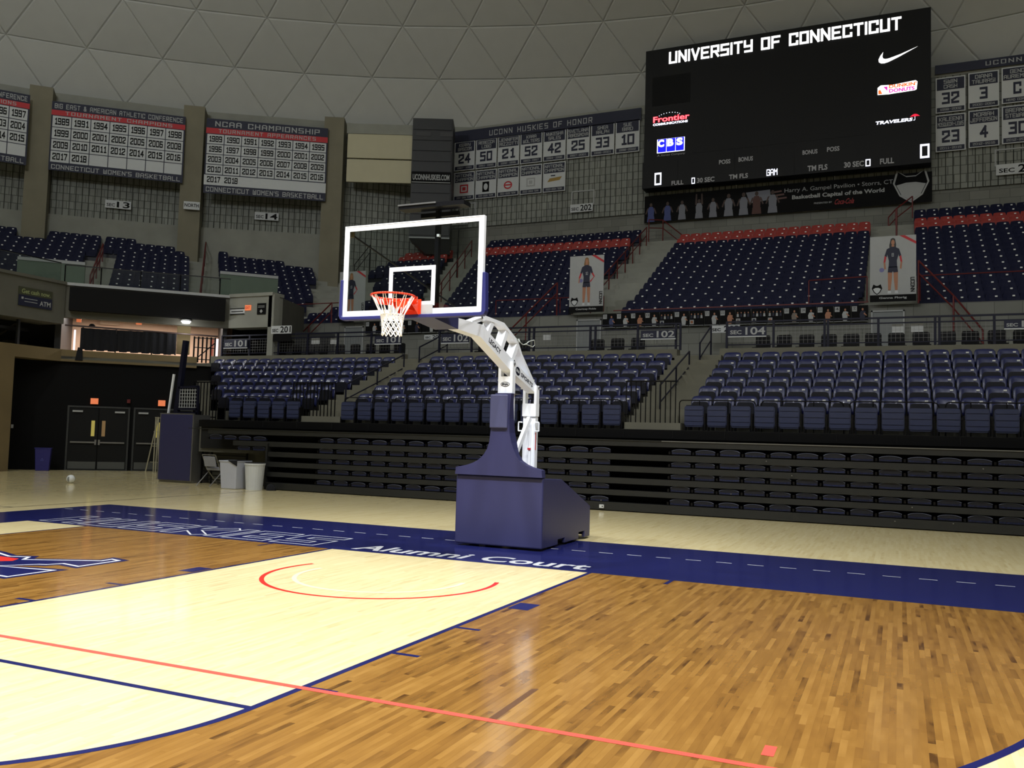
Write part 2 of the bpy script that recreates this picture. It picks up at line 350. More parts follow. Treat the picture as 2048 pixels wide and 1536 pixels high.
def stroke(mb, F, s, a0, a1, b0, b1, c=0.0, m=0, t=0.8, gap=1.9, slant=0.0, pen=None, dz=0.0004):
    """letter the string into the box a0..a1 x b0..b1; t = stroke width in grid units (cap height 6)"""
    adv = []
    for ch in s: adv.append((4+gap)*NARROW.get(ch, 1.0) if ch in NARROW else 4+gap)
    tot = sum(adv)-gap+t; sx = (a1-a0)/tot; sy = (b1-b0)/(6+t); x = t/2; pen = pen or t
    kz = 0
    for ch, ad in zip(s, adv):
        off = -2+(ad-gap)/2 if ch in NARROW and ch not in ' 1' else 0
        for pl in G.get(ch, []):
            for p, q in zip(pl, pl[1:]):
                dx, dy = q[0]-p[0], q[1]-p[1]; l = math.hypot(dx, dy) or 1; dx /= l; dy /= l; h = pen/2
                nx, ny = -dy*h, dx*h; ex, ey = dx*h, dy*h
                R = [(p[0]-ex-nx, p[1]-ey-ny), (q[0]+ex-nx, q[1]+ey-ny), (q[0]+ex+nx, q[1]+ey+ny), (p[0]-ex+nx, p[1]-ey+ny)]
                poly(mb, F, [(a0+(x+off+X+slant*Y)*sx, b0+(t/2+Y)*sy) for X, Y in R], c+dz*(kz % 9), m); kz += 1
        x += ad
# round lettering from Blender's own face
_tc = {}
def font_mesh(s, bold=0.0, res=3):
    k = (s, bold, res)
    if k not in _tc:
        cu = bpy.data.curves.new('t', 'FONT'); cu.body = s; cu.offset = bold; cu.resolution_u = res; cu.fill_mode = 'FRONT' if False else 'BOTH'
        ob = bpy.data.objects.new('t', cu); COL.objects.link(ob); bpy.context.view_layer.update()
        me = bpy.data.meshes.new_from_object(ob.evaluated_get(bpy.context.evaluated_depsgraph_get()))
        vs = [(v.co.x, v.co.y) for v in me.vertices]; fs = [tuple(p.vertices) for p in me.polygons]
        bpy.data.objects.remove(ob); bpy.data.curves.remove(cu); bpy.data.meshes.remove(me); _tc[k] = (vs, fs)
    return _tc[k]
def text(mb, F, s, a0, a1, b0, b1, c=0.0, m=0, bold=0.012, slant=0.0, res=3):
    vs, fs = font_mesh(s, bold, res)
    if not vs: return
    xs = [v[0] for v in vs]; ys = [v[1] for v in vs]; lx, hx, ly, hy = min(xs), max(xs), min(ys), max(ys)
    sx = (a1-a0)/(hx-lx); sy = (b1-b0)/(hy-ly)
    mb.add([F.p(a0+(x-lx)*sx+slant*(y-ly)*sy, b0+(y-ly)*sy, c) for x, y in vs], fs, m)
ORD = ['zeroth','first','second','third','fourth','fifth','sixth','seventh','eighth','ninth','tenth','eleventh','twelfth','thirteenth','fourteenth','fifteenth','sixteenth','seventeenth','eighteenth','nineteenth','twentieth',
 'twenty-first','twenty-second','twenty-third','twenty-fourth','twenty-fifth','twenty-sixth','twenty-seventh','twenty-eighth','twenty-ninth','thirtieth','thirty-first','thirty-second','thirty-third','thirty-fourth','thirty-fifth','thirty-sixth']
# ================================================================ FLOOR
fl = MB(); fl.box(-46, 40, -62, 40, -0.30, -0.0006)
floor = struct(fl, 'floor', floorfar)
# individual maple boards in front of the camera
W = 0.0381
LENS = [0.16, 0.28, 0.42, 0.6, 0.85, 1.2]
def board(mb, x, y0, y1): mb.box(x+0.00025, x+W-0.00025, y0+0.0003, y1-0.0003, -0.02, 0.0)
bm_mesh = []
for l in LENS:
    b = MB(); b.box(0.00025, W-0.00025, 0.0003, l-0.0003, -0.02, 0.0)
    me = bpy.data.meshes.new('board'); me.from_pydata(b.v, [], b.f); me.materials.append(floornear); bm_mesh.append(me)
boards = []
c = -180
while c*W < 10:
    x = c*W; y = -10.2 + random.random()*0.6
    while y < 2.0:
        k = random.choices(range(6), (2, 3, 4, 4, 3, 2))[0]; l = LENS[k]
        pp = (x+W/2, y+l/2, 0); dx, dy = pp[0]-CAM.x, pp[1]-CAM.y; d = math.hypot(dx, dy)
        if d < 9.5 and (dx*_f.x+dy*_f.y) > 0.8:
            px, py, z = proj(pp)
            if -260 < px < 2310 and py < 1800: boards.append((d, x, y, k))
        y += l
    c += 1
inview = []
for b in boards:
    pa = proj((b[1], b[2], 0)); pb = proj((b[1], b[2]+LENS[b[3]], 0))
    ok = 0 < (pa[0]+pb[0])/2 < 2048 and (pa[1]+pb[1])/2 < 1536
    inview.append((not ok, b[0], b))
inview.sort()
for i, (_, _, (d, x, y, k)) in enumerate(inview[:300]): inst('floor_board', bm_mesh[k], floor, (x, y, 0))
field = MB(); rn = []
for _, _, (d, x, y, k) in inview[300:]:
    board(field, x, y, y+LENS[k]); r = random.random(); rn += [r]*6
o = field.build('floor_boards', floornear, floor, rnd=rn); o['kind'] = 'stuff'
def paint(mb, name, m, z=0.0008, label=None):
    o = mb.build(name, m, floor)
    if label: o['label'] = label
    return o
def frect(mb, x0, x1, y0, y1, z=0.0008): mb.face([(x0,y0,z),(x1,y0,z),(x1,y1,z),(x0,y1,z)])
def arc(mb, cx, cy, r0, r1, a0, a1, n=64, z=0.0008):
    for i in range(n):
        p, q = [math.radians(a0+(a1-a0)*k/n) for k in (i, i+1)]
        mb.face([(cx+r0*math.sin(p), cy+r0*math.cos(p), z), (cx+r1*math.sin(p), cy+r1*math.cos(p), z), (cx+r1*math.sin(q), cy+r1*math.cos(q), z), (cx+r0*math.sin(q), cy+r0*math.cos(q), z)])
b = MB(); frect(b, -9.15, 9.15, 0, 2.95); frect(b, -9.15, -7.62, -31.6, 0); frect(b, 7.62, 9.15, -31.6, 0); frect(b, -9.15, 9.15, -31.6, -28.65)
paint(b, 'court_border_band', navyfloor, label='navy painted band round the court')
b = MB()
for sx in (-1, 1): frect(b, *sorted((sx*1.778, sx*1.829)), -5.79, 0)
paint(b, 'lane_line', navyfloor)
b = MB(); frect(b, -1.829, 1.829, -5.82, -5.77, .00084); paint(b, 'free_throw_line', navyfloor)
b = MB(); arc(b, 0, -5.79, 1.778, 1.829, 90, 270, z=.00088); paint(b, 'free_throw_arc', navyfloor)
b = MB(); arc(b, 0, -1.6, 6.275, 6.325, 90, 270, 96, z=.00082)
for sx in (-1, 1): frect(b, *sorted((sx*6.275, sx*6.325)), -1.6, 0)
paint(b, 'three_point_line', navyfloor)
for sx in (-1, 1):
    b = MB(); frect(b, *sorted((sx*1.85, sx*2.05)), -2.44, -2.134, .00086); paint(b, 'lane_block', navyfloor)
    for yy in (-3.355, -4.32, -5.30):
        b = MB(); frect(b, *sorted((sx*1.829, sx*2.035)), yy-0.05, yy, .00086); paint(b, 'lane_tick', navyfloor)
    b = MB(); frect(b, *sorted((sx*2.74, sx*2.79)), -0.3, 0); paint(b, 'baseline_tick', navyfloor)
b = MB(); arc(b, 0, -1.6, 1.22, 1.27, 72, 288, z=0.0009); paint(b, 'restricted_arc', redfloor, label='red arc under the basket')
b = MB(); arc(b, 0, -1.6, 0.89, 0.94, 80, 280, z=0.0009); paint(b, 'old_restricted_arc', creamfloor, label='faint cream arc inside the red one')
b = MB(); frect(b, -8.5, 8.4, -5.372, -5.322, 0.0016); paint(b, 'red_tape_line', tapefloor, label='long coral red tape strip')
b = MB(); frect(b, 4.455, 4.515, -5.175, -5.02, 0.0016); paint(b, 'red_tape_square', tapefloor, label='short piece of red tape')
k = 0
for i in range(46):
    x = -9.0+0.397*i
    b = MB(); frect(b, x, x+0.2, 1.80, 1.825, 0.0014); paint(b, 'white_dash', floorwhite)
b = MB(); frect(b, -9.87, -9.83, -28, 12, 0.0009); frect(b, -20, -9.83, 1.38, 1.42, 0.0009); paint(b, 'practice_court_line', darkline)
b = MB(); rot = [(3.03, -5.32), (3.075, -5.31), (3.06, -4.66), (3.02, -4.68)]
b.face([(x, y, 0.0007) for x, y in rot]); paint(b, 'floor_scuff', darkwood, label='dark scuff on a stained board')
# lettering painted on the band
def outline(mb, F, s, a0, a1, b0, b1, c, wd, bold=0.03):
    vs, fs = font_mesh(s, bold, 4); xs = [v[0] for v in vs]; ys = [v[1] for v in vs]
    sx = (a1-a0)/(max(xs)-min(xs)); sy = (b1-b0)/(max(ys)-min(ys)); P = [(a0+(x-min(xs))*sx, b0+(y-min(ys))*sy) for x, y in vs]
    key = lambda i: (round(P[i][0], 4), round(P[i][1], 4)); cnt = {}
    for f in fs:
        for i in range(len(f)):
            a, d = key(f[i]), key(f[(i+1) % len(f)]); kk = (min(a, d), max(a, d)); cnt[kk] = cnt.get(kk, 0)+1
    for (a, d), n in cnt.items():
        if n != 1 or a == d: continue
        dx, dy = d[0]-a[0], d[1]-a[1]; l = math.hypot(dx, dy); nx, ny = -dy/l*wd/2, dx/l*wd/2; ex, ey = dx/l*wd/2, dy/l*wd/2
        poly(mb, F, [(a[0]-nx-ex, a[1]-ny-ey), (d[0]-nx+ex, d[1]-ny+ey), (d[0]+nx+ex, d[1]+ny+ey), (a[0]+nx-ex, a[1]+ny-ey)], c)
b = MB(); stroke(b, FLOORF, 'HUSKIES', -7.55, -2.2, 0.14, 1.12, 0.0010, t=1.9, gap=2.7, dz=.00002); paint(b, 'team_lettering', floorwhite, label='white outlined lettering HUSKIES'); b = MB(); stroke(b, FLOORF, 'HUSKIES', -7.55, -2.2, 0.14, 1.12, 0.0014, t=1.9, gap=2.7, pen=1.45, dz=.00002); paint(b, 'team_lettering_fill', navyfloor)
b = MB(); text(b, FLOORF, 'Alumni Court', -1.6, 1.68, 0.16, 0.62, 0.0014, bold=0.02); paint(b, 'court_lettering', floorwhite, label='white lettering Alumni Court')
LS = Frame((-8.3, -1.2, 0), (0, -1, 0), (1, 0, 0), (0, 0, 1))
b = MB(); stroke(b, LS, 'CONNECTICUT', -.8, 12, -0.3, 0.6, 0.0010, t=1.9, gap=2.7, dz=.00002); stroke(b, LS, 'CONNECTICUT', -.8, 12, -0.3, 0.6, 0.0014, 1, t=1.9, gap=2.7, pen=1.45, dz=.00002); paint(b, 'side_lettering', [floorwhite, navyfloor], label='white outlined letters on the side band')
# slab-serif emblem at the left edge
def slabblock(z, P, m, nm, lb=None):
    b = MB(); b.face([(x, y, z) for x, y in P]); paint(b, nm, m, label=lb)
EM = [(-5.6,-2.3),(-4.71,-2.50),(-4.35,-2.62),(-4.10,-2.52),(-3.98,-2.68),(-3.34,-2.34),(-3.36,-2.12),(-3.02,-2.20),(-3.02,-2.92),(-3.36,-2.86),(-3.42,-2.98),(-3.52,-3.02),(-3.72,-3.2),(-3.40,-3.1),(-3.00,-3.02),(-3.02,-3.75),(-3.4,-3.72),(-5.6,-4.6)]
slabblock(0.0007, EM, navyfloor, 'emblem_border', 'navy slab-lettered emblem on brown boards')
def shrink(P, d):
    n = len(P); out = []
    A = sum(P[i][0]*P[(i+1) % n][1]-P[(i+1) % n][0]*P[i][1] for i in range(n)); sg = 1 if A > 0 else -1
    for i in range(n):
        p0, p1, p2 = V((*P[i-1], 0)), V((*P[i], 0)), V((*P[(i+1) % n], 0)); a = (p1-p0).normalized(); c2 = (p2-p1).normalized()
        n1 = V((-a.y, a.x, 0))*sg; n2 = V((-c2.y, c2.x, 0))*sg; m_ = (n1+n2); m_ = m_/max(0.35, m_.dot(m_)/2) if m_.length > 0.1 else n1
        out.append((p1.x+m_.x*d, p1.y+m_.y*d))
    return out
E1, E2 = shrink(EM, 0.07), shrink(EM, 0.11)
b = MB()
for i in range(len(EM)):
    j = (i+1) % len(EM); b.face([(*E1[i], 0.0012), (*E1[j], 0.0012), (*E2[j], 0.0012), (*E2[i], 0.0012)])
paint(b, 'emblem_outline', floorwhite)
b = MB(); b.face([(-5.0,-2.75,0.0010),(-4.1,-2.78,0.0010),(-4.0,-2.93,0.0010),(-4.15,-3.08,0.0010),(-5.0,-3.4,0.0010)]); paint(b, 'emblem_centre', redfloor, label='red middle of the emblem')

# ================================================================ DOME
CY = -14.3
NS = 84; RINGS = [(51.9, 19.3), (50.7, 21.7), (48.7, 23.8), (46.3, 25.6), (43.5, 27.1)]
OFF = math.radians(-19.68)
def ringp(k, i):
    r, z = RINGS[k]; a = OFF+2*math.pi/NS*(i+(0.5 if k % 2 else 0)); return V((r*math.sin(a), CY+r*math.cos(a), z))
ceil_root = MB()
top = [(38, 29.8), (25, 33.4), (10, 35.3)]
prev = [ringp(4, i) for i in range(NS)]
allr = [prev]+[[V((r*math.sin(OFF+2*math.pi/NS*i), CY+r*math.cos(OFF+2*math.pi/NS*i), z)) for i in range(NS)] for r, z in top]
for A_, B_ in zip(allr, allr[1:]):
    for i in range(NS): j = (i+1) % NS; ceil_root.face([A_[i], B_[i], B_[j]]); ceil_root.face([A_[i], B_[j], A_[j]])
ceil_root.face([p for p in allr[-1]])
# backing skin just behind the panels
def outw(p, d): q = V((p.x, p.y-CY, (p.z-10)*0.6)).normalized(); return p+q*d
for k in range(4):
    for i in range(NS):
        a, b_, c_, d_ = ringp(k, i), ringp(k, i+1), ringp(k+1, i), ringp(k+1, i+1)
        ceil_root.face([outw(p, 0.06) for p in (a, b_, d_, c_)], 1)
ceiling = struct(ceil_root, 'ceiling', [domem, domeseam])
def tri_panel(mb, a, b_, c_):
    g = (a+b_+c_)/3; n = (b_-a).cross(c_-a).normalized()
    if n.dot(V((0, CY, 8))-g) < 0: n = -n
    O = [g+(p-g)*0.996 for p in (a, b_, c_)]; I = [g+(p-g)*0.93+n*0.05 for p in (a, b_, c_)]; B = [p-n*0.05 for p in O]
    P = O+I+B
    mb.add(P, [(3, 4, 5), (0, 1, 4, 3), (1, 2, 5, 4), (2, 0, 3, 5), (0, 6, 7, 1), (1, 7, 8, 2), (2, 8, 6, 0)])
def az_of(p): return math.degrees(math.atan2(p.x, p.y-CY))
rest = MB()
for k in range(4):
    for i in range(NS):
        if k % 2 == 0: T = [(ringp(k, i), ringp(k, i+1), ringp(k+1, i)), (ringp(k+1, i), ringp(k+1, i+1), ringp(k, i+1))]
        else: T = [(ringp(k, i), ringp(k, i+1), ringp(k+1, i+1)), (ringp(k+1, i), ringp(k+1, i+1), ringp(k, i))]
        for t in T:
            a = az_of((t[0]+t[1]+t[2])/3)
            if -58 < a < 20 and k < 3:
                m_ = MB(); tri_panel(m_, *t); m_.build('dome_panel', domem, ceiling)
            else: tri_panel(rest, *t)
o = rest.build('dome_panels', domem, ceiling); o['kind'] = 'stuff'
rr = MB()
for i in range(NS):
    a, b_ = ringp(0, i), ringp(0, i+1); a2, b2 = V((a.x, a.y, 18.75)), V((b_.x, b_.y, 18.75))
    ia = V((a.x*0.993, CY+(a.y-CY)*0.993, 18.75)); ib = V((b_.x*0.993, CY+(b_.y-CY)*0.993, 18.75)); ia2, ib2 = ia+V((0, 0, .5)), ib+V((0, 0, .5))
    rr.face([ia, ib, ib2, ia2]); rr.face([ia, a2, b2, ib]); rr.face([ia2, ib2, b_, a])
struct(rr, 'trim_1', concrete, 'pale ring beam at the foot of the dome')
# outer wall ring
ow = MB()
for i in range(NS):
    a, b_ = ringp(0, i), ringp(0, i+1); ow.face([(a.x, a.y, 0), (b_.x, b_.y, 0), (b_.x, b_.y, 19.3), (a.x, a.y, 19.3)])
struct(ow, 'wall_outer', concrete_dk)

# ================================================================ UPPER WALLS
def pol(r, az, z): a = math.radians(az); return V((r*math.sin(a), CY+r*math.cos(a), z))
def ribs(name, p, q, z0, z1, pitch=0.3, wd=0.26, parent=None):
    F = frame_between(p, q); L_ = (V((q.x, q.y, 0))-V((p.x, p.y, 0))).length; mb = MB(); n = int(L_/pitch)
    for i in range(n):
        a = i*L_/n; slab(mb, F, a, a+wd*L_/n/pitch, z0, z1, 0, 0.07)
    o = mb.build(name, ribmat, parent); o['kind'] = 'stuff'; return o
# long straight wall behind the upper deck
wb = MB(); wb.box(-18.5, 18.7, 34.05, 34.6, 3.9, 19.05)
wall_back = struct(wb, 'wall_back', [block, ribgap]); wall_back.data.materials[0] = block
gb = MB(); gb.box(-18.5, 18.7, 34.0, 34.06, 13.35, 18.6); gb.build('rib_backing', ribgap, wall_back)
ribs('rib', V((-18.5, 34.0, 0)), V((18.7, 34.0, 0)), 13.35, 18.6, parent=wall_back)
tb = MB(); tb.box(-18.5, 18.7, 33.9, 34.3, 18.6, 19.1); tb.build('wall_cap', concrete, wall_back)
# dark framed openings in that wall
for x0, z0, x1, z1 in [(-11.03, 14.1, -9.86, 14.8), (-18.0, 13.9, -16.9, 14.7), (9.0, 14.25, 10.8, 14.9), (-3.6, 14.2, -2.4, 14.5), (0.9, 14.2, 2.2, 14.5)]:
    m_ = MB(); F = FY(33.93); t_ = 0.06
    for r_ in ((x0-t_, x1+t_, z1, z1+t_), (x0-t_, x1+t_, z0-t_, z0), (x0-t_, x0, z0, z1), (x1, x1+t_, z0, z1)): slab(m_, F, *r_, -0.05, 0.03)
    slab(m_, F, x0, x1, z0, z1, -0.06, -0.02, 1)
    m_.build('wall_opening', [ltgrey, dark_in], wall_back)
# curved part: pillars every two dome triangles, recessed ribbed bays between
PA = [-53.85+8.571*i for i in range(4)]       # -53.9 -45.3 -36.7 -28.1
ws = []
for i, a in enumerate(PA):
    hw = 0.62; p, q = pol(49.15, a-hw, 0), pol(49.15, a+hw, 0); F = frame_between(p, q); L_ = (q-p).length
    m_ = MB(); slab(m_, F, 0, L_, 6, 18.75, -1.6, 0); struct(m_, 'wall_pillar', pillarm, 'tall board-marked concrete pillar')
for i in range(4):
    a0 = PA[i]+0.62; a1 = (PA[i+1]-0.62) if i < 3 else None
    p = pol(50.3, a0-0.3, 0); q = pol(50.3, a1+0.3, 0) if a1 else V((-18.4, 34.2, 0))
    F = frame_between(p, q); L_ = (q-p).length; m_ = MB(); slab(m_, F, 0, L_, 5, 18.9, -0.5, 0)
    zr = 12.4 if i < 3 else 10.4
    o = struct(m_, 'wall_bay', concrete); g_ = MB(); slab(g_, F, 0, L_, zr, 18.2, 0, 0.04); g_.build('rib_backing', ribgap, o)
    ribs('rib', p+V((0, 0, 0))+F.n*0.04, q+F.n*0.04, zr, 18.2, parent=o)
    if i < 3:
        m_ = MB(); slab(m_, F, 0, L_, 6, zr, 0, 0.35); m_.build('wall_ledge', concrete, o)
    else:
        # two long cream panels high on the bay, on a facet of their own
        cu = V((0.914, 0.407, 0)); cn = V((0.407, -0.914, 0)); P0 = V((-22.65, 29.3, 0))
        A_ = atP(694, 363, P0, cn); B_ = atP(819, 366, P0, cn); base = V((A_.x, A_.y, 0)); FF = Frame(base, cu, (0, 0, 1), cn); LL = (V((B_.x, B_.y, 0))-base).length+0.1
        z1_, z2_, z3_ = A_.z, atP(694, 315, P0, cn).z, atP(694, 267, P0, cn).z
        for (zb, zt) in ((z1_, z2_-.08), (z2_, z3_)):
            m_ = MB(); slab(m_, FF, -0.05, LL, zb, zt, -0.15, 0); m_.build('cream_panel', cream, o)
        m_ = MB(); slab(m_, FF, -0.1, LL, z3_, z3_+0.55, -0.3, 0.05); m_.build('wall_beam', concrete, o)

# ================================================================ LOWER BOWL CONCRETE
TREAD = {k: 1.82+0.285*(k-2) for k in range(2, 8)}
BLK = {'a': (0.55, 9.9), 'b': (-8.66, -0.76), 'c': (-13.0, -9.95)}
st = MB()
for key, (x0, x1) in BLK.items():
    for k in range(2, 8):
        xl = x0 if key != 'c' else -12.95-0.83*(k-1)
        st.box(xl, x1, 10.55+0.8*(k-2)-0.25, 15.1, TREAD[k]-0.285, TREAD[k])
    xl = x0
    st.box(xl, x1, 9.35, 15.0, 0.9, 1.80)
lg = MB(); lg.box(-8.66, -0.76, 15.0, 15.4, 3.0, 4.2); lg.box(0.45, 13, 15.0, 15.4, 3.0, 4.2); lg.box(-18.0, -9.9, 15.0, 15.4, 3.0, 4.2); struct(lg, 'concourse_ledge', concrete_mid)
stand_lower = struct(st, 'lower_stand_floor', concrete_dk)
for (x0, x1) in ((-0.76, 0.55), (-9.95, -8.66)):
    m_ = MB(); n = 14
    for i in range(n):
        y0 = 9.5+i*0.4; m_.box(x0, x1, y0, 15.6, 1.80+(i)*0.168-0.168, 1.80+i*0.168)
    m_.box(x0, x1, 9.35, 15, 0.9, 1.80); struct(m_, 'aisle_stair', concrete_mid)
m_ = MB(); m_.box(-21.0, 14, 15.0, 22.6, 3.5, 3.95); m_.box(-40, -14.9, 22.4, 40, 3.5, 3.95); struct(m_, 'concourse_floor', concrete_dk)
# low wall left of the lower stand, under the chamfer
m_ = MB(); m_.prism([(x, y, 0) for x, y in [(-13.9, 10.6), (-13.0, 10.6), (-17.7, 15.2), (-18.5, 15.2)]], (0, 0, 1.6)); m_.box(-13.9, -12.9, 9.9, 10.6, 0, 1.8); m_.box(-13.0, 12, 9.8, 10.4, 0, 0.95)
struct(m_, 'wall_stand_side', concrete_dk)

# ================================================================ UPPER DECK CONCRETE
UY = lambda k: 22.9+0.644*k
UZ = lambda k: 5.98+0.351*k
wl = MB(); wl.box(-21.3, 14, 22.5, 22.9, 3.9, 6.42)
wall_deck = struct(wl, 'wall_deck', block)
ud = MB()
for k in range(17):
    y0 = UY(k)-0.3; ud.box(-22.5+(0.0 if k < 9 else 0.0), 13, y0, y0+0.644 if k < 16 else 34.1, UZ(k)-0.9, UZ(k))
struct(ud, 'upper_deck_floor', concrete)
# chamfer upper deck: rows in the 45 degree direction
UD = V((S2, S2, 0)); ND = V((-S2, S2, 0))
FD = Frame((0, 0, 0), UD, (0, 0, 1), -ND)    # a = run along the corner wall, c = towards the court from D=0
CD = lambda k: 32.7+0.647*(k-10)
CZ = lambda k: 7.33+0.332*(k-10)
cd_ = MB()
for k in range(6, 21):
    slab(cd_, FD, -15, 5.2 if k < 19 else 4.2, CZ(k)-0.9, CZ(k), -(CD(k)+0.38), -(CD(k)-0.3))
slab(cd_, FD, -15, -1.2, 5.8, 6.0, -30.0, -23.3)
struct(cd_, 'corner_deck_floor', concrete)
# ================================================================ SEATS
def rounded(w_, z0, z1, r, n=4, rb=0.0):
    P = []
    for cx, cz, a0 in ((w_-r, z1-r, 0), (-w_+r, z1-r, 90)):
        for i in range(n+1): a = math.radians(a0+90*i/n); P.append((cx+r*math.cos(a), cz+r*math.sin(a)))
    if rb:
        for cx, cz, a0 in ((-w_+rb, z0+rb, 180), (w_-rb, z0+rb, 270)):
            for i in range(n+1): a = math.radians(a0+90*i/n); P.append((cx+rb*math.cos(a), cz+rb*math.sin(a)))
    else: P += [(-w_, z0), (w_, z0)]
    return P
def seat_back_mesh(m, w_=0.235, z0=0.42, z1=0.82, name='backrest', curve=0.07, thick=0.03, nx=8, nz=5):
    b = MB(); F_, B_ = [], []
    for iz in range(nz+1):
        t = iz/nz; z = z0+(z1-z0)*t; tt = max(0, (t-0.75)/0.25); ww = w_*(1-0.16*tt*tt); row = []
        for ix in range(nx+1):
            u = -1+2*ix/nx; y = 0.17-curve*abs(u)**2.5+0.14*(z-z0)/(z1-z0)-0.05*math.sin(math.pi*t)*0.4
            row.append((ww*u, y, z-0.012*tt*abs(u)**3*2))
        F_.append(row); B_.append([(x, y+thick, z) for x, y, z in row])
    P = [p for r in F_ for p in r]+[p for r in B_ for p in r]; n = nx+1; o = n*(nz+1); F = []
    for iz in range(nz):
        for ix in range(nx):
            a = iz*n+ix; F.append((a, a+1, a+n+1, a+n)); F.append((o+a, o+a+n, o+a+n+1, o+a+1))
    for ix in range(nx):
        a = nz*n+ix; F.append((a, a+1, o+a+1, o+a)); a = ix; F.append((a, o+a, o+a+1, a+1))
    for iz in range(nz):
        a = iz*n; F.append((a, a+n, o+a+n, o+a)); a = iz*n+nx; F.append((a, o+a, o+a+n, a+n))
    b.add(P, F); me = bpy.data.meshes.new(name); me.from_pydata(b.v, [], b.f); me.materials.append(m); me.shade_smooth(); return me
def mesh_of(mb, name, mats):
    me = bpy.data.meshes.new(name); me.from_pydata(mb.v, [], mb.f)
    for m in (mats if isinstance(mats, (list, tuple)) else [mats]): me.materials.append(m)
    if any(mb.m): me.polygons.foreach_set('material_index', mb.m)
    return me
me_back = seat_back_mesh(navyseat)
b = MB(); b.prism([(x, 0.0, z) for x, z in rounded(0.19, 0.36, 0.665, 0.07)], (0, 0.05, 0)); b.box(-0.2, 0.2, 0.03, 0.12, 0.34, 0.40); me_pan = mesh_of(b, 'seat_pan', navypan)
b = MB(); b.box(0.10, 0.165, 0.221, 0.232, 0.71, 0.745); me_plate = mesh_of(b, 'number_plate', platew)
b = MB(); sx = -0.245; b.box(sx-0.012, sx+0.012, 0.06, 0.34, 0.0, 0.42); b.box(sx-0.018, sx+0.018, 0.0, 0.30, 0.42, 0.46)
me_std = mesh_of(b, 'seat_stand', blackm)
# folded row-one chair
b = MB(); b.prism([(x, 0.02, z) for x, z in rounded(0.215, 0.09, 0.56, 0.05, 4, 0.05)], (0, 0.05, 0))
for z0, z1 in ((0.12, 0.20), (0.215, 0.325), (0.34, 0.455), (0.47, 0.535)): b.prism([(x, 0.005, z) for x, z in rounded(0.195, z0, z1, 0.015, 2, 0.015)], (0, 0.016, 0))
me_fold = mesh_of(b, 'folded_panel', navyfold)
b = MB(); b.box(-0.19, 0.19, 0.08, 0.11, 0.1, 0.58)
me_foldback = mesh_of(b, 'backrest', navypan)
b = MB(); b.box(-0.014, 0.014, 0.02, 0.2, 0.0, 0.14); me_foldleg = mesh_of(b, 'leg', blackm)
b = MB(); b.box(0.235, 0.265, -0.02, 0.16, 0.02, 0.40); b.box(0.228, 0.272, -0.03, 0.1, 0.33, 0.37); me_foldarm = mesh_of(b, 'armrest', blackm)
BN = {'a': 'right lower block', 'b': 'middle lower block', 'c': 'left lower block'}
def row_x(key, k):
    if key == 'a': return [0.86+0.512*i for i in range(18)]
    if key == 'b': return [-8.40+0.5245*i for i in range(15)]
    x1 = -10.2; x0 = -12.72 if k == 1 else -12.95-0.83*(k-1)+0.3
    n = int((x1-x0)/0.508)+1; return [x1-0.508*i for i in range(n)][::-1]
for key in 'abc':
    for k in range(1, 8):
        xs = row_x(key, k)
        for i, x in enumerate(xs):
            y = 9.85 if k == 1 else 10.7+0.8*(k-2)-0.2; z = 1.80 if k == 1 else TREAD[k]
            if proj((x-0.3, y, z+0.6))[0] > 2060: continue
            if k == 1:
                r = empty('folded_seat', (x, y, z), f'folded navy seat in front row of {BN[key]}, {ORD[i+1]} from left', 'seat', f'folded front row of the {BN[key]}')
                inst('folded_panel', me_fold, r); inst('backrest', me_foldback, r); inst('armrest', me_foldarm, r); inst('leg', me_foldleg, r, (-0.205, 0, 0)); inst('leg', me_foldleg, r, (0.205, 0, 0))
            else:
                r = empty('stadium_seat', (x, y, z), f'glossy navy seat in {BN[key]}, {ORD[k]} row up, {ORD[i+1]} from left', 'seat', f'navy seats of the {BN[key]}')
                bk = inst('backrest', me_back, r); inst('number_plate', me_plate, bk); inst('seat_pan', me_pan, r); inst('seat_stand', me_std, r)

# ================================================================ RETRACTED BLEACHER
bl = empty('retracted_bleacher', (0, 8.75, 0), 'long black retractable bleacher pushed in below the lower seats', 'bleacher')
def bpart(mb, name, m):
    o = mb.build(name, m); o.parent = bl; o.location = (0, -8.75, 0); return o
XR = 10.5; tiers = [(0.02, 0.19), (0.345, 0.46), (0.60, 0.725), (0.86, 0.985), (1.12, 1.25), (1.42, 1.535)]
XL = [-10.1, -10.1, -10.1, -10.1, -11.3, -12.2]
for i, ((z0, z1), xl) in enumerate(zip(tiers, XL)):
    m_ = MB(); m_.box(xl, XR, 8.72+0.02*i, 8.84+0.02*i, z0, z1); m_.box(xl, XR, 8.84+0.02*i, 9.3, z1-0.03, z1); bpart(m_, 'fascia_board', fascia)
m_ = MB(); m_.box(0.4, XR, 8.80, 8.86, 1.537, 1.557); bpart(m_, 'metal_nosing', steel); m_ = MB(); m_.box(-12.9, .4, 8.80, 8.86, 1.537, 1.557); bpart(m_, 'dark_nosing', fascia)  # left run: the missing gleam is put in as dark fascia colour
m_ = MB(); m_.box(-10.1, XR, 9.3, 9.38, 0.0, 1.8); m_.box(-12.9, -10.1, 9.3, 9.34, 1.0, 1.8); bpart(m_, 'back_panel', dark_in)
m_ = MB(); m_.box(-10.16, -10.1, 8.75, 9.3, 0.0, 1.2); bpart(m_, 'end_panel', fascia)
m_ = MB(); m_.box(-12.9, XR, 9.2, 9.32, 1.60, 1.79); bpart(m_, 'top_fascia', black)
i = 0
x = 0.1
for x in [0.55+1.12*j for j in range(-10, 9)]:
    m_ = MB(); m_.box(x-0.004, x+0.004, 9.185, 9.2, 1.62, 1.78); bpart(m_, 'fascia_joint', dark_in)
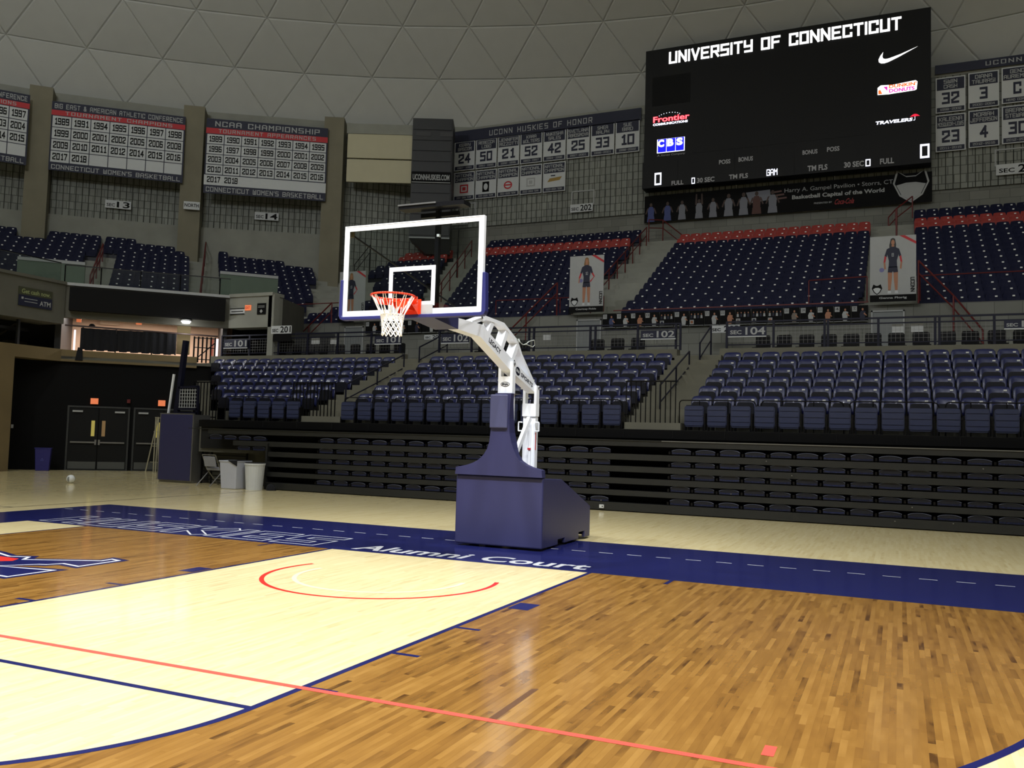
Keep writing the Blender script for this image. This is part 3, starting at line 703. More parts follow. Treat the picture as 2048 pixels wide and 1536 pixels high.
for (x, z) in [(-0.9, .22), (1.9, .5), (3.1, .93), (5.3, .42), (6.5, 1.2), (5.0, .14), (6.0, .16), (-3.3, .7), (2.6, 1.2)]:
    m_ = MB(); m_.tube((x, 8.74, z), (x, 8.70, z), 0.012, 8); bpart(m_, 'bolt_head', steel)
# folded seats in the slots
b = MB(); n = 9; P = []
for i in range(n+1):
    t = -1+2*i/n; P.append((0.205*t, 0.0, 0.055+0.075*math.sqrt(max(0, 1-t*t*0.86))))
b.prism(P+[(0.205, 0, 0.0), (-0.205, 0, 0.0)], (0, 0.03, 0)); me_rb = mesh_of(b, 'backrest', mat('shaded_seat_hollow', (13, 15, 30), 0.5))  # shade inside the seat hollow is put into this near-black navy
b = MB(); b.path([(p[0], p[1]-0.006, p[2]) for p in P], 0.0075, 5); me_rr = mesh_of(b, 'back_rim', mat('navy_seat_rim', (78, 84, 106), 0.5))  # rim and lip paled to hold the light along their edges
b = MB(); b.prism([(-0.2, 0, 0.02), (-0.12, 0, 0.008), (0.12, 0, 0.008), (0.2, 0, 0.02), (0.195, 0, 0.045), (0.1, 0, 0.035), (-0.1, 0, 0.035), (-0.195, 0, 0.045)], (0, 0.06, 0)); me_rl = mesh_of(b, 'seat_lip', mat('navy_seat_lip', (62, 72, 128), 0.5))
b = MB(); b.box(-0.275, -0.235, 0.0, 0.1, 0.0, 0.06); me_rk = mesh_of(b, 'seat_bracket', blackm)
slots = [0.195, 0.47, 0.735, 0.995, 1.26]
for t, z in enumerate(slots):
    groups = [('right', [0.82+0.512*i for i in range(18)]), ('middle', [-8.30+0.5245*i for i in range(15)])]
    if t == 4: groups.append(('far left', [-11.95+0.5*i for i in range(4)]))
    if t == 3: groups.append(('far left', [-10.95+0.5*i for i in range(2)]))
    for gname, xs in groups:
        for i, x in enumerate(xs):
            if proj((x-0.3, 8.9, z))[0] > 2060: continue
            r = empty('bleacher_seat', (x, 8.775+0.02*t, z+0.004+random.random()*0.01), f'folded navy bleacher seat, {gname} run, {ORD[t+1]} slot up, {ORD[i+1]} from left', 'seat', f'folded bleacher seats, {gname} run')
            s_ = 1.0 if random.random() < 0.35 else 0.82
            bk = inst('backrest', me_rb, r); rm = inst('back_rim', me_rr, bk); bk.scale = (1, 1, s_)
            inst('seat_lip', me_rl, r); inst('seat_bracket', me_rk, r)

# ================================================================ UPPER DECK SEATS
def upper_mesh(m, nm):
    b = MB(); F_ = seat_back_mesh(m, 0.252, 0.30, 0.80, 'x', 0.03, 0.03, 4, 3)
    for v in F_.vertices: b.v.append(tuple(v.co))
    for p in F_.polygons: b.f.append(tuple(p.vertices)); b.m.append(0)
    bpy.data.meshes.remove(F_)
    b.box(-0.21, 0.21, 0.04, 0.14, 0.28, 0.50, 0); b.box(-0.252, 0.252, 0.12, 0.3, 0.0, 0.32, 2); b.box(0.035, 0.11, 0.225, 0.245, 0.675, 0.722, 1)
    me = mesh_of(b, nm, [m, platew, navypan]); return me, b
meN, mbN = upper_mesh(navyup, 'upper_navy'); meR, mbR = upper_mesh(redseat, 'upper_red')
cand = []
def add_row(block_name, k, pts, rz, red, thing_ok=True):
    for i, p in enumerate(pts): cand.append((block_name, k, i, p, rz, red, thing_ok))
pitch = 0.508
def xrow(x0, x1): n = int((x1-x0)/pitch); return [x0+0.25+pitch*i for i in range(n)]
for k in range(17):
    y = UY(k); z = UZ(k); red = k in (13, 14)
    add_row('right upper block', k, [(x, y, z) for x in xrow(5.66, 13)], 0, red)
    if k < 15: add_row('middle upper block', k, [(x, y, z) for x in xrow(-4.75 if k > 1 else -4.9, 4.15)], 0, red)
    xl = -13.2-0.155*k; xr = -7.0 if k < 5 else -6.75
    add_row('left upper block', k, [(x, y, z) for x in xrow(xl, xr)], 0, red)
    if 3 <= k < 15:
        xr = -14.7-0.17*k; xl = -18.2 if k < 7 else (-19.3 if k < 10 else -20.9 if k < 12 else -20.6 if k < 13 else -20.3)
        add_row('block behind the backboard', k, [(x, y, z) for x in xrow(xl, xr)], 0, red)
    if k < 4: add_row('block behind the backboard', k, [(x, y, z) for x in xrow(-21.2+0.8*k, -17.8 if k else -17.7)], 0, red)
ss = lambda s: -3.31+(s+3.31)*0.952
def crow(nm, k, s0, s1):
    n = int((s1-s0)/0.484); a = [s0+0.24+0.484*i for i in range(n)]
    P = []
    for s in a:
        p = UD*s+ND*(CD(k)+0.3)+V((0, 0, CZ(k))); rr_ = math.hypot(p.x, p.y-CY); az = math.degrees(math.atan2(p.x, p.y-CY))
        if rr_ > 49.8 or (rr_ > 48.8 and min(abs(az-q) for q in PA) < 0.95): continue
        if p.x > -20.4 and p.y < 26.0: continue
        P.append(tuple(p-ND*0.3))
    add_row(nm, k, P, math.radians(45), False)
for k in range(9, 21):
    crow('corner block above the black soffit', k, ss(-6.45) if k < 18 else ss(-7.2), ss(-2.75) if k < 19 else ss(-3.3))
    crow('far left corner block', k, -14.5, ss(-8.0)+0.07*(k-9))
    if k < 20: crow('corner block right of the red rail', k, ss(-1.35), ss(1.85) if k > 18 else min(ss(4.25), ss(3.0)+0.12*(k-9)))
# nearest in view become things, the rest one mass per block
for i, c_ in enumerate(cand):
    pass
vis = []
for c_ in cand:
    px, py, zz = proj((c_[3][0], c_[3][1], c_[3][2]+0.6)); vis.append((not (0 < px < 2048 and 0 < py < 1536), zz))
redc = [i for i, c_ in enumerate(cand) if c_[5] and not vis[i][0]]
navc = sorted([i for i, c_ in enumerate(cand) if not c_[5] and not vis[i][0]], key=lambda i: vis[i][1])
asthing = set(redc) | set(navc[:300])
mass = {}
for i, c_ in enumerate(cand):
    nm, k, j, p, rz, red, _ = c_
    px = proj((p[0], p[1], p[2]+0.6))[0]
    if px > 2120 or px < -150: continue
    if i in asthing:
        o = inst('red_seat' if red else 'upper_deck_seat', meR if red else meN, None, p, rz)
        tag(o, f'{"red" if red else "navy"} seat, {nm}, {ORD[k+1]} row up, {ORD[j+1]} from its left end', 'seat', f'{"red" if red else "navy"} seats of the {nm}')
    else:
        mb, src = mass.setdefault((nm, red), (MB(), mbR if red else mbN))
        cs, sn = math.cos(rz), math.sin(rz); base = len(mb.v)
        mb.v.extend((p[0]+x*cs-y*sn, p[1]+x*sn+y*cs, p[2]+z) for x, y, z in src.v)
        mb.f.extend(tuple(base+q for q in f) for f in src.f); mb.m.extend(src.m)
for (nm, red), (mb, _) in mass.items():
    o = mb.build('upper_deck_seats', [redseat if red else navyup, platew, navypan])
    tag(o, f'{"red" if red else "navy"} upper seats filling the {nm}', 'seats', None, 'stuff')
# ================================================================ RAILINGS OF THE LOWER BOWL
def guard_rail(x0, x1, posts, label, y=15.32, zb=4.2):
    r = empty('guard_rail', (x0, y, zb), label, 'railing', 'concourse guard rails')
    def prt(mb, nm, m): o = mb.build(nm, m, r); o.location = (-x0, -y, -zb); return o
    for z, h in ((4.98, .045), (4.84, .035), (4.33, .03)):
        m_ = MB(); m_.bar((x0, y, z), (x1, y, z), h, h); prt(m_, 'rail', navysteel)
    for x in posts:
        m_ = MB(); m_.box(x-0.03, x+0.03, y-0.03, y+0.03, 4.2, 4.99); prt(m_, 'post', navysteel)
    m_ = MB(); n = int((x1-x0)/0.11)
    for i in range(n+1):
        x = x0+(x1-x0)*i/n; m_.box(x-0.003, x+0.003, y-0.003, y+0.003, 4.34, 4.83)
    for j in range(1, 5): m_.box(x0, x1, y-0.003, y+0.003, 4.34+j*0.1-.003, 4.34+j*0.1+.003)
    o = prt(m_, 'wire_mesh', steel); o['kind'] = 'stuff'
guard_rail(-17.8, -10.16, [-17.78, -16.5, -15.2, -13.93, -12.67, -11.3, -10.16], 'dark guard rail above the left lower block')
guard_rail(-8.7, -0.74, [-8.68, -7.5, -5.5, -5.34, -3.49, -3.33, -2.01, -0.87, -0.74], 'dark guard rail above the middle lower block')
guard_rail(0.57, 10.5, [0.59, 1.87, 3.21, 3.30, 4.56, 5.92, 6.02, 7.27, 8.5, 9.7], 'dark guard rail above the right lower block')
def section_sign(px0, py0, px1, py1, num, Y, label, dark=True, st='SEC'):
    p = atY(px0, py0, Y); q = atY(px1, py1, Y); F = FY(Y); m_ = MB(); a0, a1, b0, b1 = p.x, q.x, p.z, q.z
    r = empty('section_sign', (a0, Y, b0), label, 'sign')
    def prt(mb, nm, m): o = mb.build(nm, m, r); o.location = (-a0, -Y, -b0)
    slab(m_, F, a0, a1, b0, b1, 0, 0.03); prt(m_, 'sign_board', navyprint if dark else white)
    if dark: m_ = MB(); slab(m_, F, a0, a1, b0-0.03, b0, 0, 0.035); prt(m_, 'light_strip', white)
    w_, h_ = a1-a0, b1-b0; m_ = MB()
    text(m_, F, st, a0+w_*0.06, a0+w_*0.36, b0+h_*0.2, b0+h_*0.62, 0.034, bold=0.03)
    if num: text(m_, F, num, a0+w_*0.46, a0+w_*0.97, b0+h_*0.12, b0+h_*0.92, 0.034, bold=0.02)
    prt(m_, 'sign_lettering', ltgrey if dark else blackprint)
section_sign(448, 696, 496, 679, '101', 15.26, 'navy sign SEC 101 at the left end of the rail')
section_sign(750, 688, 803, 672, '101', 15.26, 'navy sign SEC 101 under the basket net')
section_sign(883, 686, 939, 667, '102', 15.26, 'navy sign SEC 102 beside the white hoop arm')
section_sign(1282, 678, 1352, 660, '102', 15.26, 'navy sign SEC 102 right of the hoop stand')
section_sign(1456, 673, 1533, 652, '104', 15.26, 'navy sign SEC 104 above the right lower block')
section_sign(2008, 657, 2085, 639, '105', 15.26, 'navy SEC sign cut off by the right picture edge')
section_sign(543, 668, 584, 651, '201', 15.25, 'white sign SEC 201 on the corner rail', False)
section_sign(849, 679, 885, 669, '202', 21.5, 'white sign SEC 202 half hidden behind the rail under the basket', False)
section_sign(1421, 666, 1480, 650, '203', 21.5, 'white sign SEC 203 half hidden behind the SEC 104 sign', False)
for i, (a, b_, c_, d_) in enumerate([(1784, 665, 1807, 648), (1822, 664, 1847, 647), (622, 688, 639, 676), (660, 688, 673, 676), (1086, 680, 1101, 667)]):
    p = atY(a, b_, 15.38); q = atY(c_, d_, 15.38); m_ = MB(); slab(m_, FY(15.40), p.x, q.x, p.z, q.z, 0, 0.004)
    tag(m_.build('paper_notice', white), 'white paper notice on the mesh, '+['left one of the right pair', 'right one of the right pair', 'left one near SEC 201', 'right one near SEC 201', 'single one beside the hoop arm'][i], 'notice', 'paper notices on the guard rail')
m_ = MB(); p = atY(543, 657, 15.24); slab(m_, FY(15.24), p.x, p.x+0.9, 4.72, 4.95, 0, 0.01)
tag(m_.build('small_sign', blackprint), 'small black sign under the white SEC 201 sign', 'sign')
# pickets in front of the aisles
def picket(x0, x1, y, z0, z1, n, label):
    r = empty('picket_rail', (x0, y, z0), label, 'railing', 'black picket rails at the stand front')
    def prt(mb, nm, m): o = mb.build(nm, m, r); o.location = (-x0, -y, -z0)
    for z in (z0+0.08, z1): m_ = MB(); m_.bar((x0, y, z), (x1, y, z), 0.035, 0.035); prt(m_, 'rail', blackm)
    for i in range(n+1):
        x = x0+(x1-x0)*i/n; m_ = MB(); m_.bar((x, y, z0), (x, y, z1), 0.022, 0.022); prt(m_, 'picket', blackm)
picket(-13.85, -13.0, 9.95, 1.8, 2.9, 7, 'black picket rail at the left end of the stand')
picket(-10.28, -8.88, 9.95, 1.82, 2.88, 12, 'black picket rail between left and middle lower blocks')
picket(-0.74, 0.42, 9.95, 1.84, 2.92, 10, 'black picket rail between middle and right lower blocks')
# hoop rails behind the front row
def hooprails(x0, x1, key):
    L_ = 1.53; n = max(1, int((x1-x0)/L_)); L_ = (x1-x0)/n
    for i in range(n):
        a = x0+i*L_; m_ = MB(); y = 10.22; z = 2.5; e = a+L_-0.12
        m_.path([(a, y, 1.8), (a, y, z-0.06), (a+0.02, y, z-0.02), (a+0.06, y, z), (e-0.1, y, z), (e-0.03, y, z-0.03), (e, y, z-0.1), (e, y, 1.8)], 0.014, 6)
        m_.tube((a+L_*0.25, y, 1.8), (a+L_*0.25, y, z), 0.012, 6); m_.tube((a+L_*0.6, y, 1.8), (a+L_*0.6, y, z), 0.012, 6)
        tag(m_.build('hoop_rail', blackm), f'black tube rail behind front row of {BN[key]}, {ORD[i+1]} from left', 'railing', f'black tube rails of the {BN[key]}')
hooprails(0.45, 9.6, 'a'); hooprails(-8.75, -0.8, 'b'); hooprails(-12.9, -10.3, 'c')
# aisle handrails of the lower stand
def handrail(pts, zs, m, label, name='handrail', r=0.025, parent_group=None, mid=True):
    """pts: run of the top rail, zs: foot height under each point"""
    q = empty(name, pts[0], label, 'railing', parent_group)
    def prt(mb, nm): o = mb.build(nm, m, q); o.location = [-c for c in pts[0]]
    m_ = MB(); m_.path(pts, r, 6); prt(m_, 'top_rail')
    if mid: m_ = MB(); m_.path([(a, b_, c_-0.42) for a, b_, c_ in pts], r*0.8, 6); prt(m_, 'mid_rail')
    for (x, y, z), f in zip(pts, zs): m_ = MB(); m_.tube((x, y, f), (x, y, z), r, 6); prt(m_, 'post')
handrail([(-0.18, 10.9, 2.9), (-0.18, 12.5, 3.48), (-0.18, 14, 4.02)], [2.2, 2.9, 3.5], navysteel, 'navy handrail in the aisle left of SEC 104')
handrail([(0.0, 14.5, 4.3), (0.05, 15.8, 4.95)], [3.7, 4.1], navysteel, 'navy handrail at the aisle top left of SEC 104')
handrail([(-9.2, 10.9, 2.9), (-9.2, 12.5, 3.48), (-9.2, 14, 4.05)], [2.2, 2.9, 3.5], navysteel, 'navy handrail in the aisle behind the hoop stand')
handrail([(-9.0, 14.6, 4.35), (-8.75, 16, 4.98)], [3.7, 4.1], navysteel, 'navy handrail at the aisle top under the backboard')
# chairs on the concourse
b = MB(); b.prism([(x, 0.2, z) for x, z in rounded(0.22, 0.5, 0.86, 0.06)], (0, 0.03, 0)); me_cb = mesh_of(b, 'backrest', blackm)
b = MB(); b.box(-0.22, 0.22, -0.2, 0.2, 0.43, 0.47); me_cs = mesh_of(b, 'seat', blackm)
b = MB(); b.box(-0.012, 0.012, -0.012, 0.012, 0, 0.44); me_cl = mesh_of(b, 'leg', blackm)
b = MB(); b.box(-0.012, 0.012, -0.012, 0.012, 0, 0.8); me_cr = mesh_of(b, 'leg', blackm)
for gi, xs in enumerate(([-3.9, -3.2, -2.5], [1.3+0.62*i for i in range(12)], [-16.6+0.66*i for i in range(9)], [-7.9, -7.2, -6.5])):
    gn = ['behind the right end of the middle rail', 'behind the right block rail', 'behind the left block rail', 'behind the rail beside the hoop arm'][gi]
    for i, x in enumerate(xs):
        r = empty('concourse_chair', (x, 17+random.uniform(-.1, .1), 3.95), f'black chair {gn}, {ORD[i+1]} from left', 'chair', f'black chairs {gn}', rz=random.uniform(-.15, .15))
        inst('backrest', me_cb, r); inst('seat', me_cs, r)
        for a, c_, mm in ((-.2, -.18, me_cl), (.2, -.18, me_cl), (-.2, .2, me_cr), (.2, .2, me_cr)): inst('leg', mm, r, (a, c_, 0))
# ================================================================ UPPER DECK WALL DRESSING
for i, (x0, x1, n) in enumerate(((-17.33, -16.45, 'left'), (-6.46, -5.55, 'middle'), (4.23, 5.18, 'right'))):
    r = empty(f'door_{i+1}', (x0, 22.5, 3.95), None, None, kind='structure'); F = Frame((0, 0, 0), (1, 0, 0), (0, 0, 1), (0, -1, 0)); w_ = x1-x0
    m_ = MB(); slab(m_, F, 0, w_, 0, 2.22, 0, 0.03); m_.build('door_leaf', doorgrey, r)
    m_ = MB(); slab(m_, F, -0.05, 0, 0, 2.27, 0, 0.06); slab(m_, F, w_, w_+.05, 0, 2.27, 0, 0.06); slab(m_, F, -0.05, w_+.05, 2.22, 2.27, 0, 0.06); m_.build('door_frame', ltgrey, r)
# framed photo posters in a strip
STR = [(-16.25, -10.6, ['24', '11', '4', '32', '23', '50', '10', '']), (-5.44, 4.1, ['11', '12', '3', '8', '', '33', '', '21', '23', '', '', '', '31', '14', '23', '4', '30'])]
for si, (xa, xb, nums) in enumerate(STR):
    n = len(nums); pw = (xb-xa)/n
    for i, nu in enumerate(nums):
        x0 = xa+i*pw+0.015; w_ = pw-0.03; r = empty('photo_poster', (x0, 22.42, 5.86), f'dark photo poster in the {"left" if si == 0 else "right"} strip under the seats, {ORD[i+1]} from left', 'poster', f'photo posters, {"left" if si == 0 else "right"} strip')
        F = Frame((0, 0, 0), (1, 0, 0), (0, 0, 1), (0, -1, 0)); m_ = MB(); slab(m_, F, 0, w_, 0, 0.55, 0, 0.05); m_.build('poster_board', blackprint, r)
        m_ = MB(); rect(m_, F, 0, w_, -0.005, 0.01, 0.055); m_.build('bottom_strip', ltgrey, r)
        m_ = MB(); h_ = 0.14
        if nu: rect(m_, F, 0.02, 0.18, 0.34, 0.52, 0.053, 0); stroke(m_, F, nu, 0.05, 0.15, 0.40, 0.49, 0.056, 1)
        else: rect(m_, F, 0.02, 0.17, 0.05, 0.21, 0.053, 0); rect(m_, F, 0.05, 0.14, 0.08, 0.18, 0.055, [3, 4, 2][i % 3])
        cx = w_*0.68; body = [0, 3, 0, 4, 0, 2][(i*5+si) % 6]
        if nu:
            poly(m_, F, [(cx-.07, .03), (cx+.06, .03), (cx+.08, .2), (cx+.10, .33), (cx+.02, .36), (cx-.06, .35), (cx-.10, .25)], 0.053, body); ell(m_, F, cx, .41, .032, .045, 0.054, 2, 8)
            poly(m_, F, [(cx+.05, .3), (cx+.14, .2), (cx+.12, .18), (cx+.03, .25)], 0.054, 2)
        else:
            for q in range(4): xx = 0.08+q*(w_-.16)/3; poly(m_, F, [(xx-.04, .27), (xx+.04, .27), (xx+.03, .38), (xx-.03, .38)], .053, 0 if (q+i) % 2 else 4); ell(m_, F, xx, .42, .02, .03, .054, 2, 8)
        m_.build('poster_print', [ltgrey, blackprint, skin, mat(f'poster_tone_{si}_{i}', random.choice([(150, 90, 50), (60, 70, 110), (120, 110, 100), (110, 60, 40)]), 0.6), navyprint], r)
# stair rails in front of the deck wall and up the aisles
def uz(y): return UZ((y-22.9)/0.644)
handrail([(5.65, 22.3, 7.85), (6.7, 22.3, 6.62), (7.55, 22.3, 5.45)], [6.4, 5.2, 4.6], redpaint, 'red stair rail falling to the right beside the right player banner', r=0.03)
handrail([(-7.3, 22.3, 7.7), (-8.6, 22.3, 6.5), (-9.8, 22.3, 5.4)], [6.4, 5.2, 4.6], redpaint, 'red stair rail falling to the left beside the middle player banner', r=0.03)
handrail([(-18.0, 22.3, 7.3), (-19.2, 22.3, 6.3), (-20.4, 22.3, 5.3)], [6.4, 5.2, 4.4], redpaint, 'red stair rail falling to the left above the white SEC 201 sign', r=0.03)
def aislerail(x, ys, label, x1=None):
    pts = []
    for i, y in enumerate(ys): xx = x if x1 is None else x+(x1-x)*i/(len(ys)-1); pts.append((xx, y, uz(y)+1.0))
    handrail(pts, [p[2]-1.0 for p in pts], redpaint, label, r=0.03)
aislerail(-6.55, [24.2, 25.4, 26.6, 27.8, 29.0, 30.2, 31.4, 32.6], 'red handrail down the aisle between left and middle upper blocks')
handrail([(-6.55, 33.0, 12.75), (-5.9, 33.3, 12.75), (-5.0, 33.6, 12.0)], [11.5, 11.4, 11.2], redpaint, 'red guard rail at the top of the aisle left of the scoreboard', r=0.03)
handrail([(5.6, 33.4, 13.0), (4.9, 33.2, 12.4), (4.6, 33.0, 12.0)], [12.0, 11.6, 11.3], redpaint, 'red guard rail at the aisle top below the right end of the scoreboard', r=0.03)
m_ = MB(); m_.tube((4.95, 30, 9.6), (4.95, 30, 11.6), 0.04, 6); tag(m_.build('rail_post', redpaint), 'single red post in the aisle above the right player banner', 'post')
aislerail(-14.15, [24.5, 26.1, 27.7, 29.3, 30.9, 32.5], 'dark rail up the aisle seen through the backboard', -16.3)
handrail([(-15.6, 29.5, 10.9), (-16.6, 31.5, 12.6)], [9.6, 10.9], blackm, 'grey loop rail seen through the backboard right side', r=0.025)
handrail([(-21.2, 28.6, 10.4), (-21.6, 30.6, 11.9)], [9.2, 10.2], blackm, 'grey loop rail seen through the backboard left side', r=0.025)
F = FY(22.35)
m_ = MB(); m_.bar((-5.0, 22.4, 6.52), (4.1, 22.4, 6.52), 0.04, 0.04); tag(m_.build('front_rail', redpaint), 'thin dark red rail along the front of the middle upper block', 'railing')
handrail([(2.15, 22.4, 7.35), (4.05, 22.4, 7.4)], [6.5, 6.5], redpaint, 'dark red front rail left of the right player banner', mid=False, r=0.022)
handrail([(5.7, 22.4, 7.35), (12, 22.4, 7.35)], [6.5, 6.5], redpaint, 'dark red front rail of the right upper block', mid=False, r=0.02)
handrail([(-5.4, 22.4, 7.1), (-7.2, 22.4, 7.1), (-10, 22.4, 7.1)], [6.5, 6.5, 6.5], redpaint, 'dark red front rail of the left upper block', mid=False, r=0.02)
handrail([(-21.4, 22.4, 7.3), (-17.6, 22.4, 7.3)], [6.5, 6.5], redpaint, 'dark red front rail of the block above SEC 201', mid=False, r=0.02)
# player banners on the deck front
def player_banner(xl, xr, zb, zt, Y, name_text, label, kind):
    r = empty('player_banner', (xl, Y, zb), label, 'banner'); w_, h_ = xr-xl, zt-zb; F = Frame((0, 0, 0), (1, 0, 0), (0, 0, 1), (0, -1, 0)); S = h_/2.23
    m_ = MB(); slab(m_, F, 0, w_, 0, h_, 0, 0.02); m_.build('banner_cloth', ltgrey, r)
    m_ = MB(); slab(m_, F, 0, w_, 0, h_*0.105, 0.02, 0.026); m_.build('name_band', blackprint, r)
    m_ = MB(); text(m_, F, name_text, w_*0.2, w_*0.8, h_*0.035, h_*0.075, 0.03, bold=0.03); m_.build('name_lettering', ltgrey, r)
    m_ = MB(); poly(m_, F, [(w_*0.64, h_), (w_*0.76, h_), (w_, h_*0.9), (w_, h_*0.86)], 0.024); m_.build('corner_ribbon', redprint, r)
    VF = Frame((w_*0.955, h_*0.13, 0), (0, 0, 1), (-1, 0, 0), (0, -1, 0)); VF = Frame((w_*0.88, 0, h_*0.36), (0, 0, -1), (1, 0, 0), (0, -1, 0))
    m_ = MB(); stroke(m_, VF, 'UCONN', 0, h_*0.22, 0, w_*0.09, 0.024, t=1.3); m_.build('side_lettering', blackprint, r)
    # plain angular shield emblem
    m_ = MB(); cx, cy = w_*0.155, h_*0.19; s_ = w_*0.115
    poly(m_, F, [(cx-s_, cy+s_*.2), (cx-s_*.7, cy+s_*1.1), (cx-s_*.2, cy+s_*.8), (cx+s_*.2, cy+s_*.8), (cx+s_*.7, cy+s_*1.1), (cx+s_, cy+s_*.2), (cx+s_*.6, cy-s_*.6), (cx, cy-s_*1.1), (cx-s_*.6, cy-s_*.6)], 0.024, 0)
    poly(m_, F, [(cx-s_*.75, cy+s_*.1), (cx-s_*.3, cy+s_*.35), (cx+s_*.3, cy+s_*.35), (cx+s_*.75, cy+s_*.1), (cx+s_*.45, cy-s_*.5), (cx, cy-s_*.9), (cx-s_*.45, cy-s_*.5)], 0.026, 1)
    m_.build('shield_emblem', [blackprint, white], r)
    # printed player, flat on the cloth
    m_ = MB(); cx = w_*(0.5 if kind else 0.46); u = h_
    def pp(P, mi, c=0.024): poly(m_, F, [(cx+a*u, b_*u) for a, b_ in P], c, mi)
    hs = -1 if kind == 2 else 1
    pp([(-.045, .70), (-.05, .86), (-.03, .955), (0, .97), (.03, .955), (.045, .87), (.04, .76)], 3)
    pp([(-.018, .80), (-.018, .86), (.018, .86), (.018, .80)], 1, 0.025); m2 = [(cx+.024*u*math.cos(t), .90*u+.042*u*math.sin(t)) for t in [2*math.pi*q/12 for q in range(12)]]; poly(m_, F, m2, 0.026, 1)
    pp([(-.085, .80), (-.02, .835), (.02, .835), (.085, .80), (.075, .70), (.055, .62), (.06, .52), (-.06, .52), (-.055, .62), (-.075, .70)], 0, 0.0255)
    pp([(-.062, .53), (.062, .53), (.072, .445), (.01, .44), (0, .46), (-.01, .44), (-.072, .445)], 0, 0.0255)
    for sx in (-1, 1):
        pp([(sx*.07, .45), (sx*.008, .45), (sx*.014, .33), (sx*.03, .17), (sx*.065, .17), (sx*.07, .33)], 1)
        pp([(sx*.03, .175), (sx*.065, .175), (sx*.075, .125), (sx*.025, .125)], 2)
        pp([(sx*.085, .80), (sx*.06, .80), (sx*.085, .68), (sx*.115, .70)], 0, 0.0253)
        if kind == 2: pp([(sx*.115, .70), (sx*.09, .68), (sx*.105, .60), (sx*.13, .60)], 4); pp([(sx*.13, .60), (sx*.105, .60), (sx*.095, .50), (sx*.12, .49)], 1)
        elif sx == 1: pp([(.115, .70), (.09, .68), (.13, .62), (.15, .63)], 4); pp([(.15, .63), (.13, .62), (.06, .545), (.075, .53)], 4, 0.026)
        else: pp([(-.115, .70), (-.09, .68), (-.12, .60), (-.145, .61)], 4); pp([(-.145, .61), (-.12, .60), (-.13, .52), (-.15, .52)], 1)
    if kind: 
        c0 = -.155 if kind == 2 else -.10
        bp = [(cx+(c0+.034*math.cos(t))*u, (.485 if kind == 2 else .56)*u+.034*u*math.sin(t)) for t in [2*math.pi*q/14 for q in range(14)]]; poly(m_, F, bp, 0.0235, 5)
    if kind == 2: stroke(m_, F, '8', cx-.015*u, cx+.012*u, .685*u, .735*u, 0.027, 2)
    else: stroke(m_, F, '10', cx-.022*u, cx+.022*u, .66*u, .71*u, 0.027, 2)
    m_.build('player_print', [navyprint, skin, white, hair1 if kind != 2 else darkprint, redprint, mat('printed_ball', (120, 120, 170), 0.6)], r)
player_banner(-6.74, -5.35, 6.46, 8.68, 22.2, 'Courtney Finkle', 'tall pale banner with a blonde volleyball player, hand on hip', 1)
player_banner(4.15, 5.58, 6.47, 8.71, 22.2, 'Genna Florig', 'tall pale banner with a dark-haired volleyball player holding a ball', 2)
player_banner(-17.55, -16.2, 6.42, 8.62, 22.2, '', 'tall pale player banner seen through the left part of the backboard', 0)
# ================================================================ BANNERS ON THE BACK WALL
YB = 33.8
def rectpx(px0, py0, px1, py1, Y): p, q = atY(px0, py0, Y), atY(px1, py1, Y); return p.x, q.x, p.z, q.z
LF = Frame((0, 0, 0), (1, 0, 0), (0, 0, 1), (0, -1, 0))
def header(x0, x1, z0, z1, s, sa, sb, label):
    r = empty('header_banner', (x0, YB, z0), label, 'banner'); m_ = MB(); slab(m_, LF, 0, x1-x0, 0, z1-z0, 0, 0.03); m_.build('banner_cloth', navyprint, r)
    m_ = MB(); stroke(m_, LF, s, (x1-x0)*sa, (x1-x0)*sb, (z1-z0)*0.28, (z1-z0)*0.75, 0.034, t=1.0, gap=3.2); m_.build('banner_lettering', ltgrey, r)
header(-18.25, -7.28, 18.27, 18.93, 'UCONN HUSKIES OF HONOR', 0.2, 0.755, 'long navy header banner left of the scoreboard')
header(6.55, 17.3, 18.68, 19.1, 'UCONN HUSKIES OF HONOR', 0.19, 0.755, 'long navy header banner right of the scoreboard')
